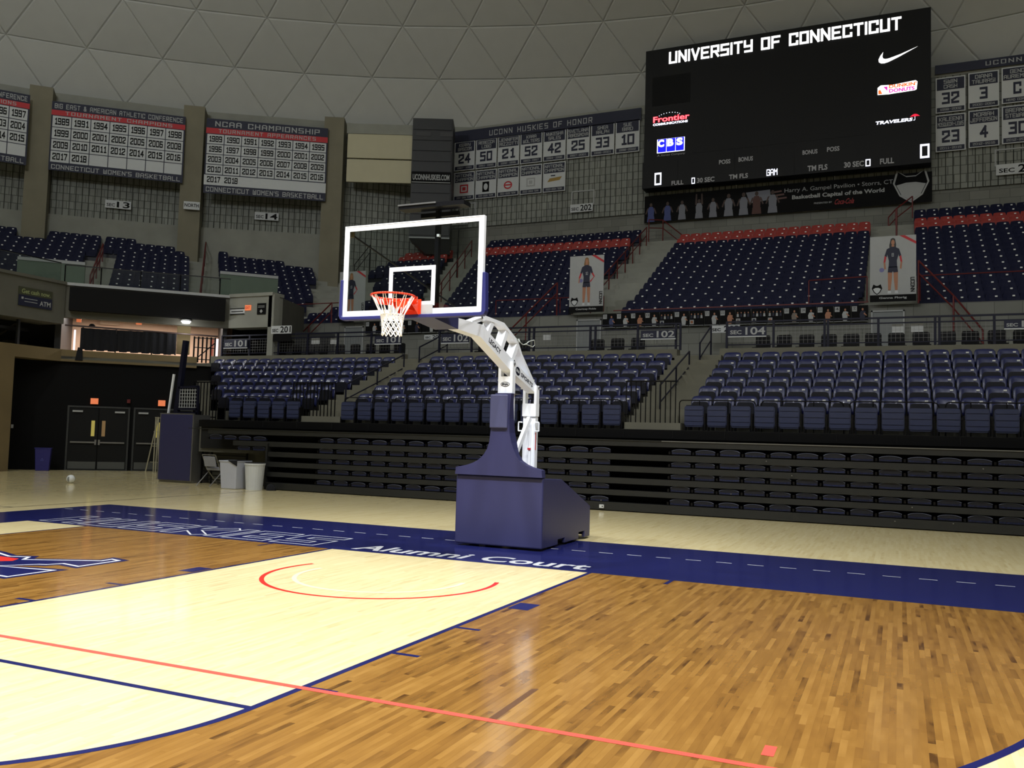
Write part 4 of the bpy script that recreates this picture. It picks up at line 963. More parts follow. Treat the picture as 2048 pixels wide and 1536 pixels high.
def honor(x0, z0, w_, h_, lines, num, years, label, group, pic=None):
    r = empty('honor_banner', (x0, YB, z0), label, 'banner', group); m_ = MB(); slab(m_, LF, 0, w_, 0, h_, 0, 0.03); m_.build('banner_cloth', white, r)
    m_ = MB(); rect(m_, LF, .05, w_-.05, h_*.64, h_-.05, 0.034); m_.build('name_panel', navyprint, r); m_ = MB(); rect(m_, LF, .05, w_-.05, .04, h_*.15, 0.034); m_.build('years_panel', navyprint, r)
    m_ = MB(); n = len(lines)
    for i, l in enumerate(lines):
        wd = min(w_*.86, len(l)*0.135*w_/1.3+0.05); zt = h_*(.93-.14*i); stroke(m_, LF, l, w_/2-wd/2, w_/2+wd/2, zt-h_*.11, zt, 0.037, t=1.2, gap=1.9)
    if years: stroke(m_, LF, years, w_*.14, w_*.86, h_*.06, h_*.12, 0.037, t=1.1)
    m_.build('banner_lettering', ltgrey, r)
    if num:
        m_ = MB(); wd = w_*(.58 if len(num) == 2 else .26); stroke(m_, LF, num, w_/2-wd/2, w_/2+wd/2, h_*.24, h_*.57, 0.037, t=1.5, gap=2.4); m_.build('number_print', navyprint, r)
    if pic is not None:
        m_ = MB(); c = [redprint, blackprint, redprint, ltgrey, mat('gold_print', (160, 130, 60), .6)][pic]
        if pic in (0, 3): slab(m_, LF, w_*.3, w_*.7, h_*.25, h_*.55, .034, .036, 0); slab(m_, LF, w_*.36, w_*.64, h_*.3, h_*.5, .036, .038, 1); slab(m_, LF, w_*.42, w_*.58, h_*.34, h_*.46, .038, .04, 0)
        elif pic == 1: slab(m_, LF, w_*.34, w_*.66, h_*.22, h_*.58, .034, .036, 0); ell(m_, LF, w_/2, h_*.4, w_*.1, h_*.12, .038, 1)
        elif pic == 2: ell(m_, LF, w_/2, h_*.38, w_*.2, h_*.14, .036, 0); ell(m_, LF, w_/2, h_*.38, w_*.14, h_*.09, .038, 1); rect(m_, LF, w_*.36, w_*.64, h_*.36, h_*.41, .040, 0)
        elif pic == 4: poly(m_, LF, [(w_*.2, h_*.34), (w_*.75, h_*.38), (w_*.85, h_*.5), (w_*.3, h_*.46)], .036, 0); rect(m_, LF, w_*.35, w_*.55, h_*.53, h_*.57, .036, 2)
        m_.build('champion_print', [c, white, navyprint], r)
P1 = [(['KERRY', 'BASCOM'], '24', '1987-1991'), (['REBECCA', 'LOBO'], '50', '1991-1995'), (['JENNIFER', 'RIZZOTTI'], '21', '1992-1996'), (['KARA', 'WOLTERS'], '52', '1993-1997'),
      (['NYKESHA', 'SALES'], '42', '1994-1998'), (['SVETLANA', 'ABROSIMOVA'], '25', '1997-2001'), (['SHEA', 'RALPH'], '33', '1996-2001'), (['SUE', 'BIRD'], '10', '1998-2002')]
pw = (18.23-7.28)/8
for i, (l, n_, y_) in enumerate(P1):
    honor(-18.23+pw*i, 16.62, pw-0.07, 1.68+0.005*i, l, n_, y_, f'white honor banner reading {n_}, {ORD[i+1]} from left in the row under the left navy header', 'numbered honor banners, left wall')
for i in range(5):
    honor(-18.2+pw*i, 14.9, pw-0.07, 1.62, ['NATIONAL', 'CHAMPION'], None, ['1994-1995 TEAM', '1999-2000 TEAM', '2001-2002 TEAM', '2002-2003 TEAM', '2003-2004 TEAM'][i],
          f'white national champion banner with {["a red framed square", "a black framed arch", "a red ball emblem", "a pale stacked square", "a gold slanted emblem"][i]}', 'national champion banners', pic=i)
P2 = [(6.57, 16.85, ['SWIN', 'CASH'], '32', '1998-2002'), (7.9, 16.9, ['DIANA', 'TAURASI'], '3', '2000-2004'), (9.22, 16.95, ['GENO', 'AURIEMMA'], 'C', 'HEAD COACH'),
      (6.57, 15.05, ['KALEENA', 'MOSQUEDA-LEWIS'], '23', '2011-2015'), (7.9, 15.1, ['MORIAH', 'JEFFERSON'], '4', '2012-2016'), (9.22, 15.13, ['BREANNA', 'STEWART'], '30', '2012-2016')]
for i, (x, z, l, n_, y_) in enumerate(P2):
    honor(x, z, 1.22, 1.64 if z > 16 else 1.7, l, n_, y_, f'white honor banner right of the scoreboard, {"upper" if i < 3 else "lower"} row, {ORD[i%3+1]} from left', 'honor banners right of the scoreboard')
def wall_sign(F, w_, h_, parts, label, m=white, tm=blackprint):
    r = empty('section_sign', F.o, label, 'sign'); G_ = Frame((0, 0, 0), F.u, F.v, F.n); m_ = MB(); slab(m_, G_, 0, w_, 0, h_, 0, 0.04); m_.build('sign_board', m, r)
    m_ = MB()
    for s, a, b_, c, d in parts: text(m_, G_, s, w_*a, w_*b_, h_*c, h_*d, 0.044, bold=0.02)
    m_.build('sign_lettering', tm, r)
SP = lambda n_: [('SEC', .06, .38, .2, .6), (n_, .45, .95, .12, .88)]
wall_sign(Frame((-11.1, YB, 13.66), (1, 0, 0), (0, 0, 1), (0, -1, 0)), 1.27, .43, SP('202'), 'white sign SEC 202 on the back wall')
wall_sign(Frame((-18.6, YB, 13.5), (1, 0, 0), (0, 0, 1), (0, -1, 0)), 1.35, .43, SP('201'), 'white sign SEC 201 just above the backboard')
wall_sign(Frame((8.98, YB, 13.74), (1, 0, 0), (0, 0, 1), (0, -1, 0)), 1.9, .48, SP('204'), 'white sign SEC 204 cut by the right picture edge')
for n_, a, b_, lb in (('13', (210, 415), (263, 398), 'white sign SEC 13 under the middle championship banner'), ('14', (509, 439), (558, 423), 'white sign SEC 14 under the right championship banner'), ('', (367, 418), (400, 404), 'white NORTH sign on a concrete pillar')):
    ang = -40 if n_ == '13' else -32 if n_ == '14' else -36.7
    n0 = V((-math.sin(math.radians(ang)), -math.cos(math.radians(ang)), 0)); p0 = pol(48.95 if n_ == '' else 49.9, ang, 0)
    A, B = atP(*a, p0, n0), atP(*b_, p0, n0); u = V((-n0.y, n0.x, 0)); u = u if u.x > 0 else -u
    w_ = (V((B.x, B.y, 0))-V((A.x, A.y, 0))).length
    wall_sign(Frame(A, u, (0, 0, 1), n0), w_, 0.42, SP(n_) if n_ else [('NORTH', .06, .94, .3, .75)], lb)
# ---------------------------------------------------------------- championship banners on the curve
def champ(pa, pb, z0, z1, head, sub, rows, foot, label, cols=7, strip=False):
    F0 = frame_between(pa, pb); L_ = (V((*pb[:2], 0))-V((*pa[:2], 0))).length
    r = empty('championship_banner', (pa[0], pa[1], z0), label, 'banner', 'championship banners on the corner wall'); F = Frame((0, 0, 0), F0.u, F0.v, F0.n); H = z1-z0
    m_ = MB(); slab(m_, F, 0, L_, 0, H, 0, 0.05); m_.build('banner_cloth', navyprint, r)
    m_ = MB(); rect(m_, F, 0, L_, H*.80, H*.875, .055); m_.build('red_band', redprint, r)
    n = len(rows); zb, zt = H*.115, H*.795; ch = (zt-zb)/n; cw = (L_-0.1)/cols; m_ = MB(); t_ = MB()
    for i, row in enumerate(rows):
        for j in range(cols):
            if strip and i == n-1:
                if j == 0: rect(m_, F, 0.0, L_, zb-.02, zb+ch-.03, .057)
            else: rect(m_, F, .05+j*cw+.02, .05+(j+1)*cw-.02, zt-(i+1)*ch+.02, zt-i*ch-.02, .055)
            if j < len(row) and row[j]: a = .05+j*cw; stroke(t_, F, str(row[j]), a+cw*.12, a+cw*.88, zt-(i+1)*ch+ch*.22, zt-i*ch-ch*.2, .06, t=1.4, gap=2.2)
    m_.build('year_cells', white, r); t_.build('year_lettering', blackprint, r)
    m_ = MB(); stroke(m_, F, head, *([L_*.02, L_*.98] if len(head) > 22 else [L_*.07, L_*.93]), H*.90, H*.97, .055, t=1.1, gap=2.6)
    stroke(m_, F, sub, L_*.1, L_*.9, H*.815, H*.865, .06, t=1.1, gap=3.0); stroke(m_, F, foot, L_*.02, L_*.98, H*.02, H*.085, .055, t=1.1, gap=2.4); m_.build('banner_lettering', ltgrey, r)
BE = [[1989,1991,1994,1995,1996,1997,1998],[1999,2000,2001,2002,2005,2006,2008],[2009,2010,2011,2012,2014,2015,2016],[2017,2018]]
NC = [[1989,1990,1991,1992,1993,1994,1995],[1996,1997,1998,1999,2000,2001,2002],[2003,2004,2005,2006,2007,2008,2009],[2010,2011,2012,2013,2014,2015,2016],[2017,2018]]
LB = [[1989,1990,1991,1994,1995,1996,1997],[1998,1999,2000,2001,2002,2003,2004],[2006,2007,2008,2009,2011,2014,2015],[]]
champ((-34.48, 20.6), (-29.58, 24.72), 14.45, 18.02, 'BIG EAST & AMERICAN ATHLETIC CONFERENCE', 'TOURNAMENT CHAMPIONS', BE, "CONNECTICUT WOMEN'S BASKETBALL", 'navy and white tournament champions banner, middle of the three on the corner')
champ((-28.62, 25.25), (-23.36, 28.75), 14.0, 18.02, 'NCAA CHAMPIONSHIP', 'TOURNAMENT APPEARANCES', NC, "CONNECTICUT WOMEN'S BASKETBALL", 'navy and white tournament appearances banner, right of the three on the corner', strip=True)
champ((-38.3, 14.9), (-34.8, 19.6), 14.4, 17.98, 'BIG EAST & AMERICAN ATHLETIC CONFERENCE', 'REGULAR SEASON CHAMPIONS', LB, "CONNECTICUT WOMEN'S BASKETBALL", 'navy and white champions banner cut off at the left picture edge')
# ---------------------------------------------------------------- speaker tower
tn = V((0.407, -0.914, 0)); P0 = V((-22.65, 29.3, 0))+tn*0.3; p0 = atP(819, 440, P0, tn); p1 = atP(900, 440, P0, tn)
T = Frame((p0.x, p0.y, 0), V((0.914, 0.407, 0)), (0, 0, 1), tn)
r = empty('speaker_tower', T.o, 'tall dark louvered tower with a web address, in the corner behind the backboard', 'tower'); G_ = Frame((0, 0, 0), T.u, T.v, T.n)
za, zb = atP(880, 477, P0, tn).z, atP(860, 237, P0, tn).z; tw = (V((p1.x, p1.y, 0))-V((p0.x, p0.y, 0))).length
m_ = MB(); slab(m_, G_, 0, tw, za, zb, -1.6, 0); m_.prism([G_.p(0, za, 0), G_.p(tw, za, 0), G_.p(tw, za-.8, -0.3), G_.p(tw*.4, za-.8, -0.3)], T.n*-1.2); m_.build('cabinet', charcoal, r)
for i in range(11):
    z = za+.15+i*(zb-za-.2)/11; m_ = MB(); slab(m_, G_, 0.05, tw-.05, z, z+0.5, 0, 0.05); m_.build('slat', charcoal, r)
m_ = MB(); slab(m_, G_, 0.0, tw, za-.03, za+.05, 0, .07); m_.build('light_strip', ltgrey, r)
m_ = MB(); zt = atP(822, 366, P0, tn).z; slab(m_, G_, 0.02, tw-.02, zt, zt+.6, .05, .08); m_.build('sign_board', blackprint, r)
m_ = MB(); text(m_, G_, 'UCONNHUSKIES.COM', .1, tw-.1, zt+.16, zt+.48, .085, bold=.03); rect(m_, G_, .05, tw-.05, zt+.02, zt+.06, .085); m_.build('sign_lettering', ltgrey, r)
for z in (zt-1.3, zb-1.0):
    m_ = MB(); slab(m_, G_, .2, 1.0, z, z+.25, .05, .07); slab(m_, G_, 1.5, 2.2, z, z+.25, .05, .07); m_.build('grille', mat('grille_grey', (60, 60, 62), .6) if 'grille_grey' not in MATS else MATS['grille_grey'], r)
# ---------------------------------------------------------------- scoreboard
YS = 33.0
sb = empty('scoreboard', (-6.87, YS, 14.35), 'huge black video scoreboard with white lit university name', 'scoreboard')
def sp(mb, nm, m): o = mb.build(nm, m, sb); o.location = (6.87, -YS, -14.35); return o
SF = FY(YS); x0, x1 = -6.87, 6.36
m_ = MB(); slab(m_, SF, x0, x1, 15.72, 21.55, -0.7, 0); sp(m_, 'video_cabinet', boardm)
m_ = MB(); slab(m_, SF, x0-.05, x1, 14.35, 15.70, -0.7, 0.08); sp(m_, 'score_cabinet', boardm)
m_ = MB(); slab(m_, SF, -6.5, -4.55, 18.6, 20.1, 0, 0.012); sp(m_, 'blank_panel', mat('dead_panel', (5, 5, 5), .6, spec=.2))
m_ = MB(); slab(m_, SF, -4.45, 3.7, 15.95, 20.2, 0, 0.01); sp(m_, 'video_screen', mat('dark_screen', (7, 7, 8), .5, spec=.25))
for a in (-5.1, -2.3, .5, 3.3): m_ = MB(); slab(m_, SF, a-.008, a+.008, 14.4, 15.65, .08, .085); sp(m_, 'panel_joint', dark_in)
def R_(px0, py0, px1, py1, c=0.02):
    a, b_, d, e = rectpx(px0, py0, px1, py1, YS-0.1); return a, b_, d, e
m_ = MB(); a, b_, d, e = R_(1337, 127, 1803, 31); stroke(m_, SF, 'UNIVERSITY OF CONNECTICUT', a, b_, d, e, .03, t=1.3, gap=2.0); sp(m_, 'name_lettering', glow_w)
m_ = MB(); a, b_, d, e = R_(1757, 127, 1836, 91); w_, h_ = b_-a, e-d
SW = [(0.135,.80),(.07,.62),(.02,.38),(.0,.2),(.03,.06),(.10,.0),(.18,.01),(.27,.07),(.62,.45),(1,.86),(.6,.62),(.3,.42),(.18,.38),(.12,.46),(.11,.6)]
SW = [(0.12,.9),(.04,.6),(.0,.35),(.01,.12),(.07,.01),(.15,.0),(.26,.08),(1,1),(.32,.36),(.2,.28),(.13,.36),(.105,.55)]
for i in range(len(SW)//2): pass
L1 = [(0.12,.92),(.04,.62),(.0,.35),(.01,.14),(.07,.02),(.15,.0),(.26,.07),(.5,.34),(1,1)]; L2 = [(0.12,.92),(.105,.72),(.10,.55),(.115,.42),(.14,.37),(.19,.33),(.28,.36),(.55,.56),(1,1)]
for p, q in zip(range(8), range(1, 9)): m_.face([SF.p(a+L1[p][0]*w_, d+L1[p][1]*h_*1.0, .03), SF.p(a+L1[q][0]*w_, d+L1[q][1]*h_, .03), SF.p(a+L2[q][0]*w_, d+L2[q][1]*h_, .03), SF.p(a+L2[p][0]*w_, d+L2[p][1]*h_, .03)])
sp(m_, 'curved_tick_logo', glow_w)
m_ = MB(); a, b_, d, e = R_(1755, 190, 1835, 158); w_, h_ = b_-a, e-d
P = [(0, .05), (.0, .7), (.08, .9), (.28, .85), (.3, .8), (.95, .98), (1, .85), (.98, .15), (.93, .08), (.28, .0)]
poly(m_, SF, [(a+x*w_, d+y*h_) for x, y in P], .02, 0)
poly(m_, SF, [(a+.02*w_, d+.1*h_), (a+.12*w_, d+.1*h_), (a+.07*w_, d+.5*h_), (a+.02*w_, d+.45*h_)], .026, 1); poly(m_, SF, [(a+.15*w_, d+.72*h_), (a+.25*w_, d+.72*h_), (a+.25*w_, d+.3*h_)], .026, 2)
poly(m_, SF, [(a+.08*w_, d+.62*h_), (a+.19*w_, d+.66*h_), (a+.19*w_, d+.68*h_), (a+.08*w_, d+.64*h_)], .027, 3)
text(m_, SF, "DUNKIN'", a+.29*w_, a+.98*w_, d+.52*h_, d+.86*h_, .03, 1, bold=.045); text(m_, SF, 'DONUTS', a+.29*w_, a+.93*w_, d+.12*h_, d+.46*h_, .03, 2, bold=.045)
sp(m_, 'coffee_sponsor_logo', [glow_w, led_orange, led_pink, blackprint])
m_ = MB(); a, b_, d, e = R_(1750, 251, 1840, 224); w_, h_ = b_-a, e-d
text(m_, SF, 'TRAVELERS', a, a+.83*w_, d+.12*h_, d+.52*h_, .03, 0, bold=.04, slant=.2)
U = [(.78+.22*t/8, .62+.3*math.sin(math.pi*t/8)) for t in range(9)]+[(.94, .64), (.89, .6), (.84, .64)]; poly(m_, SF, [(a+x*w_, d+y*h_) for x, y in U], .03, 1)
m_.path([SF.p(a+.89*w_, d+.62*h_, .03), SF.p(a+.89*w_, d+.25*h_, .03), SF.p(a+.875*w_, d+.17*h_, .03), SF.p(a+.855*w_, d+.22*h_, .03)], .012, 4)
sp(m_, 'insurer_umbrella_logo', [led_w, led_red])
m_ = MB(); a, b_, d, e = R_(1305, 253, 1379, 220); w_, h_ = b_-a, e-d
text(m_, SF, 'Frontier', a, b_, d+.32*h_, d+.84*h_, .03, 1, bold=.05); text(m_, SF, 'Frontier', a+.01*w_, b_-.01*w_, d+.34*h_, d+.82*h_, .034, 2, bold=.004)
text(m_, SF, 'COMMUNICATIONS', a, a+.95*w_, d+.06*h_, d+.26*h_, .03, 0, bold=.05)
for i in range(9): t = math.pi*(.78-.56*i/8); ell(m_, SF, a+(.45+.36*math.cos(t))*w_, d+(.55+.5*math.sin(t))*h_, .022, .022, .03, 0, 6)
sp(m_, 'phone_company_logo', [led_w, led_red, mat('led_pale_red', (255, 150, 160), .5, emit=1.0)])
m_ = MB(); a, b_, d, e = R_(1313, 306, 1369, 272); w_, h_ = b_-a, e-d
rect(m_, SF, a, b_, d, e, .02, 0); rect(m_, SF, a+.03*w_, b_-.03*w_, d+.05*h_, e-.01*h_, .025, 1)
for t in (.34, .67): rect(m_, SF, a+t*w_-.012, a+t*w_+.012, d, e, .03, 0)
for ch, t in (('C', .03), ('B', .37), ('S', .7)): text(m_, SF, ch, a+t*w_, a+(t+.23)*w_, d+.42*h_, d+.96*h_, .032, 0, bold=.06)
sp(m_, 'blue_letter_logo', [led_w, led_blue])
m_ = MB(); a, b_, d, e = R_(1313, 314, 1369, 303); text(m_, SF, 'A Xerox Company', a, b_, d, e, .03, bold=0, slant=.25); sp(m_, 'small_lettering', led_dim)
for s, q, mm in [('0', (1309, 371, 1323, 345), led_w), ('FULL', (1343, 371, 1367, 360), led_dim), ('0', (1383, 368, 1390, 355), led_w), ('30 SEC', (1394, 366, 1429, 353), led_dim), ('TM FLS', (1458, 359, 1496, 346), led_dim),
   ('GAM', (1533, 352, 1555, 337), led_w), ('POSS', (1438, 329, 1461, 318), led_dim), ('BONUS', (1477, 324, 1506, 312), led_dim), ('BONUS', (1605, 310, 1635, 298), led_dim), ('POSS', (1654, 304, 1679, 292), led_dim),
   ('TM FLS', (1615, 343, 1655, 328), led_dim), ('30 SEC', (1688, 336, 1728, 321), led_dim), ('0', (1731, 333, 1741, 318), led_w), ('FULL', (1760, 329, 1788, 315), led_dim), ('0', (1840, 317, 1859, 287), led_w)]:
    m_ = MB(); a, b_, d, e = R_(*q)
    if mm is led_w: stroke(m_, SF, s, a, b_, d, e, .11, t=1.0, gap=1.6)
    else: text(m_, SF, s, a, b_, d, e, .11, bold=.03)
    sp(m_, 'lit_digits' if mm is led_w else 'board_lettering', mm)
# ---------------------------------------------------------------- long dark banner below
r = empty('arena_banner', (-7.02, 33.84, 12.8), 'long black banner with basketball players under the scoreboard', 'banner'); x0, z0 = -7.02, 12.8
def ap(mb, nm, m): o = mb.build(nm, m, r); o.location = (-x0, -33.84, -z0)
AF = FY(33.84)
m_ = MB(); slab(m_, AF, -7.02, 6.42, 12.8, 14.2, 0, .03); ap(m_, 'banner_cloth', blackprint)
def RA(*q): return rectpx(*q, 33.81)
m_ = MB(); a, b_, d, e = RA(1569, 392, 1786, 357); 
text(m_, AF, 'Harry A. Gampel Pavilion • Storrs, CT', a, b_, 13.72, 13.98, .035, bold=.0); a, b_, d, e = RA(1584, 405, 1769, 376); text(m_, AF, 'Basketball Capital of the World', a, b_, 13.36, 13.62, .035, bold=.03)
a, b_, d, e = RA(1628, 412, 1664, 405); text(m_, AF, 'PRESENTED BY', a, b_, 13.1, 13.18, .035); ap(m_, 'banner_lettering', ltgrey)
m_ = MB(); a, b_, d, e = RA(1668, 411, 1707, 398); text(m_, AF, 'Coca-Cola', a, b_, 13.0, 13.26, .035, bold=.02, slant=.3); ap(m_, 'red_script', mat('dark_red_print', (150, 30, 30), .6))
m_ = MB(); cx = (atY(1822, 375, 33.81).x); cz = 13.55
SH = [(-.78, .25), (-.62, .95), (-.22, .62), (.22, .62), (.62, .95), (.78, .25), (.5, -.45), (0, -.85), (-.5, -.45)]
poly(m_, AF, [(cx+x*.98, cz+y*.86) for x, y in SH], .035, 0); poly(m_, AF, [(cx+x*.88, cz+.01+y*.76) for x, y in SH], .037, 1)
poly(m_, AF, [(cx-.62, cz+.12), (cx-.2, cz+.22), (cx+.2, cz+.22), (cx+.62, cz+.12), (cx+.4, cz-.36), (cx, cz-.62), (cx-.4, cz-.36)], .039, 0); ap(m_, 'shield_emblem', [ltgrey, blackprint])
fx_ = atY(1500, 400, 33.81).x; flag = MB(); poly(flag, AF, [(fx_, 13.4), (fx_+1.0, 13.5), (fx_+.95, 14.0), (fx_-.2, 13.95)], .031, 0)
for i in range(3): poly(flag, AF, [(fx_+1.0, 13.45+.17*i), (fx_+1.75-.12*i, 13.5+.17*i), (fx_+1.73-.12*i, 13.58+.17*i), (fx_+.98, 13.53+.17*i)], .032, 1)
ap(flag, 'court_print', [mat('print_grey', (120, 122, 132), .6), mat('faded_stripe', (100, 70, 64), .6)])
for i, (px, tone) in enumerate([(1302, 0), (1335, 0), (1364, 1), (1398, 2), (1426, 2), (1457, 3), (1487, 3), (1513, 4), (1545, 3)]):
    cx = atY(px, 420, 33.81).x; b0 = 12.84; S = 1.0 if i < 5 else 1.15; m_ = MB(); up_ = i == 3
    poly(m_, AF, [(cx-.2*S, b0), (cx+.2*S, b0), (cx+.17*S, b0+.28*S), (cx-.17*S, b0+.28*S)], .034, 0)
    poly(m_, AF, [(cx-.15*S, b0+.26*S), (cx+.15*S, b0+.26*S), (cx+.17*S, b0+.6*S), (cx+.09*S, b0+.78*S), (cx-.09*S, b0+.78*S), (cx-.17*S, b0+.6*S)], .035, 0)
    for sx in (-1, 1):
        e = [(cx+sx*.12*S, b0+.74*S), (cx+sx*.2*S, b0+.7*S), (cx+sx*.3*S, b0+.42*S), (cx+sx*.24*S, b0+.4*S)] if not up_ else [(cx+sx*.1*S, b0+.7*S), (cx+sx*.2*S, b0+.7*S), (cx+sx*.17*S, b0+1.25*S), (cx+sx*.1*S, b0+1.25*S)]
        poly(m_, AF, e, .033, 1)
    ell(m_, AF, cx, b0+.88*S, .075*S, .1*S, .036, 1, 10)
    ap(m_, 'player_print', [[MATS.get('print_blue') or mat('print_blue', (60, 72, 130), .6), MATS.get('print_blue') or MATS['print_blue'], MATS['print_grey'], MATS['print_grey'], MATS.get('print_brown') or mat('print_brown', (80, 44, 34), .6)][min(4, [0, 2, 2, 2, 4][tone])], MATS.get('print_skin') or mat('print_skin', (70, 50, 42), .6)])

# ================================================================ CORNER ENTRY
D0 = 23.1
EF = Frame(ND*D0, UD, (0, 0, 1), -ND)       # a = run along the corner, b = height, c = out into the hall
def A(px, py, D=D0): q = atD(px, py, D); return q.dot(UD), q.z
aL, aR = A(126, 566)[0], A(460, 591)[0]     # corner front between the two upper walls
m_ = MB(); a0 = A(28, 713)[0]; slab(m_, EF, a0-.9, -2.0, 0, 3.75, -0.6, -.02); wc = struct(m_, 'wall_corner', black)
m_ = MB(); slab(m_, EF, -7.0, -2.6, 3.72, 4.12, -0.5, .1); struct(m_, 'corner_beam', concrete_tan)
m_ = MB(); m_.box(-21.9, -21.2, 2.0, 11.6, 3.72, 4.13); struct(m_, 'side_beam', concrete_tan)
m_ = MB(); m_.box(-22.2, -21.2, 2.0, 9.62, 0, 3.72); struct(m_, 'wall_left', concrete_tan)
# fascia above the opening
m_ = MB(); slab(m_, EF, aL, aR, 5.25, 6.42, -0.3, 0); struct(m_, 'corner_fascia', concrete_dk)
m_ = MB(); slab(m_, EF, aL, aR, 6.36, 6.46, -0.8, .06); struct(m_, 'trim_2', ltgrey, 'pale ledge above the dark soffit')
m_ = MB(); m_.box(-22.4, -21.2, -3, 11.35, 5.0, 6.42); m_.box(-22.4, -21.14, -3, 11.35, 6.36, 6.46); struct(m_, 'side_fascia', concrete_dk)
PR = EF.p(aR, 0, 0)
m_ = MB(); m_.box(PR.x, -15.5, PR.y, PR.y+.6, 5.25, 6.42); m_.box(PR.x, -15.45, PR.y-.05, PR.y+.6, 6.38, 6.50); m_.box(-15.65, -15.4, PR.y, PR.y+.3, 3.9, 6.42); struct(m_, 'return_fascia', concrete)
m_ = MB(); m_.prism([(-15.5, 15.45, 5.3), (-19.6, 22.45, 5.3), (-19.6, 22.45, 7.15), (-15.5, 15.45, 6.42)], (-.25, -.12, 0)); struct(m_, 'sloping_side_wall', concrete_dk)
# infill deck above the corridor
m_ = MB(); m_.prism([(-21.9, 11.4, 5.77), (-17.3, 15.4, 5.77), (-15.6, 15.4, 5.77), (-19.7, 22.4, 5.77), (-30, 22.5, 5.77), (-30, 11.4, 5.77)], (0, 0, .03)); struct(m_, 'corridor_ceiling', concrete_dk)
m_ = MB(); slab(m_, EF, aL+.25, aR-.15, 5.48, 6.28, 0, .3); tag(m_.build('ribbon_board', blackprint), 'long black switched-off ribbon board over the corner entry', 'board')
# cash machine sign, seen on the side fascia
XS_ = Frame((-21.19, 0, 0), (0, 1, 0), (0, 0, 1), (1, 0, 0))
def AX(px, py): q = atX(px, py, -21.19); return q.y, q.z
r = empty('cash_sign', (-21.19, 9.5, 5.4), 'navy and olive sign reading Get cash now ATM', 'sign'); (y0, z0), (y1, z1) = AX(35, 606), AX(104, 590)
CF_ = Frame((0, -9.5, -5.4), (0, 1, 0), (0, 0, 1), (1, 0, 0)); zb, zt = 5.4, 6.02
m_ = MB(); slab(m_, CF_, y0, y1, zb, zt, 0, .03); m_.build('sign_board', mat('olive_print', (62, 64, 44), .6), r)
m_ = MB(); slab(m_, CF_, y0, y1, zb, zb+.36, .03, .034); m_.build('navy_panel', navyprint, r); hh = y1-y0
m_ = MB(); text(m_, CF_, 'Get cash now.', y0+hh*.08, y0+hh*.93, zb+.41, zb+.56, .04, bold=.02); m_.build('green_lettering', mat('yellow_green_print', (150, 160, 110), .6), r)
m_ = MB(); text(m_, CF_, 'ATM', y0+hh*.62, y0+hh*.95, zb+.08, zb+.24, .04, bold=.02); rect(m_, CF_, y0+hh*.08, y0+hh*.14, zb+.22, zb+.29, .04)
for i, zz in enumerate((.235, .14)): rect(m_, CF_, y0+hh*.17, y0+hh*.55, zb+zz, zb+zz+.02, .04)
m_.build('white_lettering', ltgrey, r)
# small signs right of the ribbon board
for (a_, b_, c_, d_, mm, lb, cat) in [(460, 630, 490, 616, white, 'small white strip sign on the corner fascia', 'sign'), (490, 621, 502, 610, exitm, 'small orange exit sign on the corner fascia', 'exit sign'), (514, 629, 532, 606, blackprint, 'small black sign with white diamond on the corner fascia', 'sign')]:
    p, q = atY(a_, b_, PR.y-.02), atY(c_, d_, PR.y-.02); r = empty('small_sign', (p.x, PR.y, p.z), lb, cat); m_ = MB(); w_, h_ = q.x-p.x, q.z-p.z
    slab(m_, LF, 0, w_, 0, h_, 0, .03); m_.build('sign_board', mm, r); m_ = MB()
    if cat == 'exit sign': text(m_, LF, 'EXIT', w_*.12, w_*.88, h_*.25, h_*.75, .034); m_.build('sign_lettering', redprint, r)
    elif mm is white: rect(m_, LF, 0, w_, 0, h_*.16, .034); rect(m_, LF, 0, w_, h_*.86, h_, .034); rect(m_, LF, w_*.1, w_*.9, h_*.42, h_*.55, .034); m_.build('sign_stripes', blackprint, r)
    else: poly(m_, LF, [(w_*.5, h_*.1), (w_*.68, h_*.28), (w_*.5, h_*.46), (w_*.32, h_*.28)], .034); rect(m_, LF, w_*.12, w_*.88, h_*.62, h_*.66, .034); rect(m_, LF, w_*.12, w_*.88, h_*.74, h_*.78, .034); m_.build('sign_lettering', ltgrey, r)
# lit corridor behind the opening
m_ = MB(); slab(m_, EF, -7.6, -1.2, 3.9, 5.75, -4.2, -4.0); struct(m_, 'wall_corridor', peach)
m_ = MB(); slab(m_, EF, -16, -7.6, 3.9, 5.75, -4.2, -4.0); slab(m_, EF, -1.2, 3, 3.9, 5.75, -4.2, -4.0); slab(m_, EF, -7.3, -7.1, 3.9, 5.75, -4.0, -.6); slab(m_, EF, -1.75, -1.6, 3.9, 5.75, -4.0, -.3); struct(m_, 'wall_corridor_dark', charcoal)  # darkness at the concourse ends is put into the charcoal wall colour
m_ = MB(); slab(m_, EF, -14, 4, 3.8, 3.9, -6.2, .1); struct(m_, 'corridor_floor', concrete_dk)
q = EF.p(-4.6, 5.62, -2.0); area('corridor_tube', q, (q.x, q.y, 0), 260, 4.4, .6, (1, .93, .86)); bpy.data.objects['corridor_tube'].rotation_euler = (0, 0, math.radians(45))
def corner_thing(nm, px0, py0, px1, py1, c0, c1, m, label, cat, D=D0, group=None):
    (a_, z_), (b_, y_) = A(px0, py0, D), A(px1, py1, D); q0 = EF.p(a_, 0, D0-D); m_ = MB(); Fq = Frame((0, 0, 0), UD, (0, 0, 1), -ND); slab(m_, Fq, 0, b_-a_, 0, y_-z_, c0, c1)
    o = m_.build(nm, m); o.location = (q0.x, q0.y, z_); return tag(o, label, cat, group)
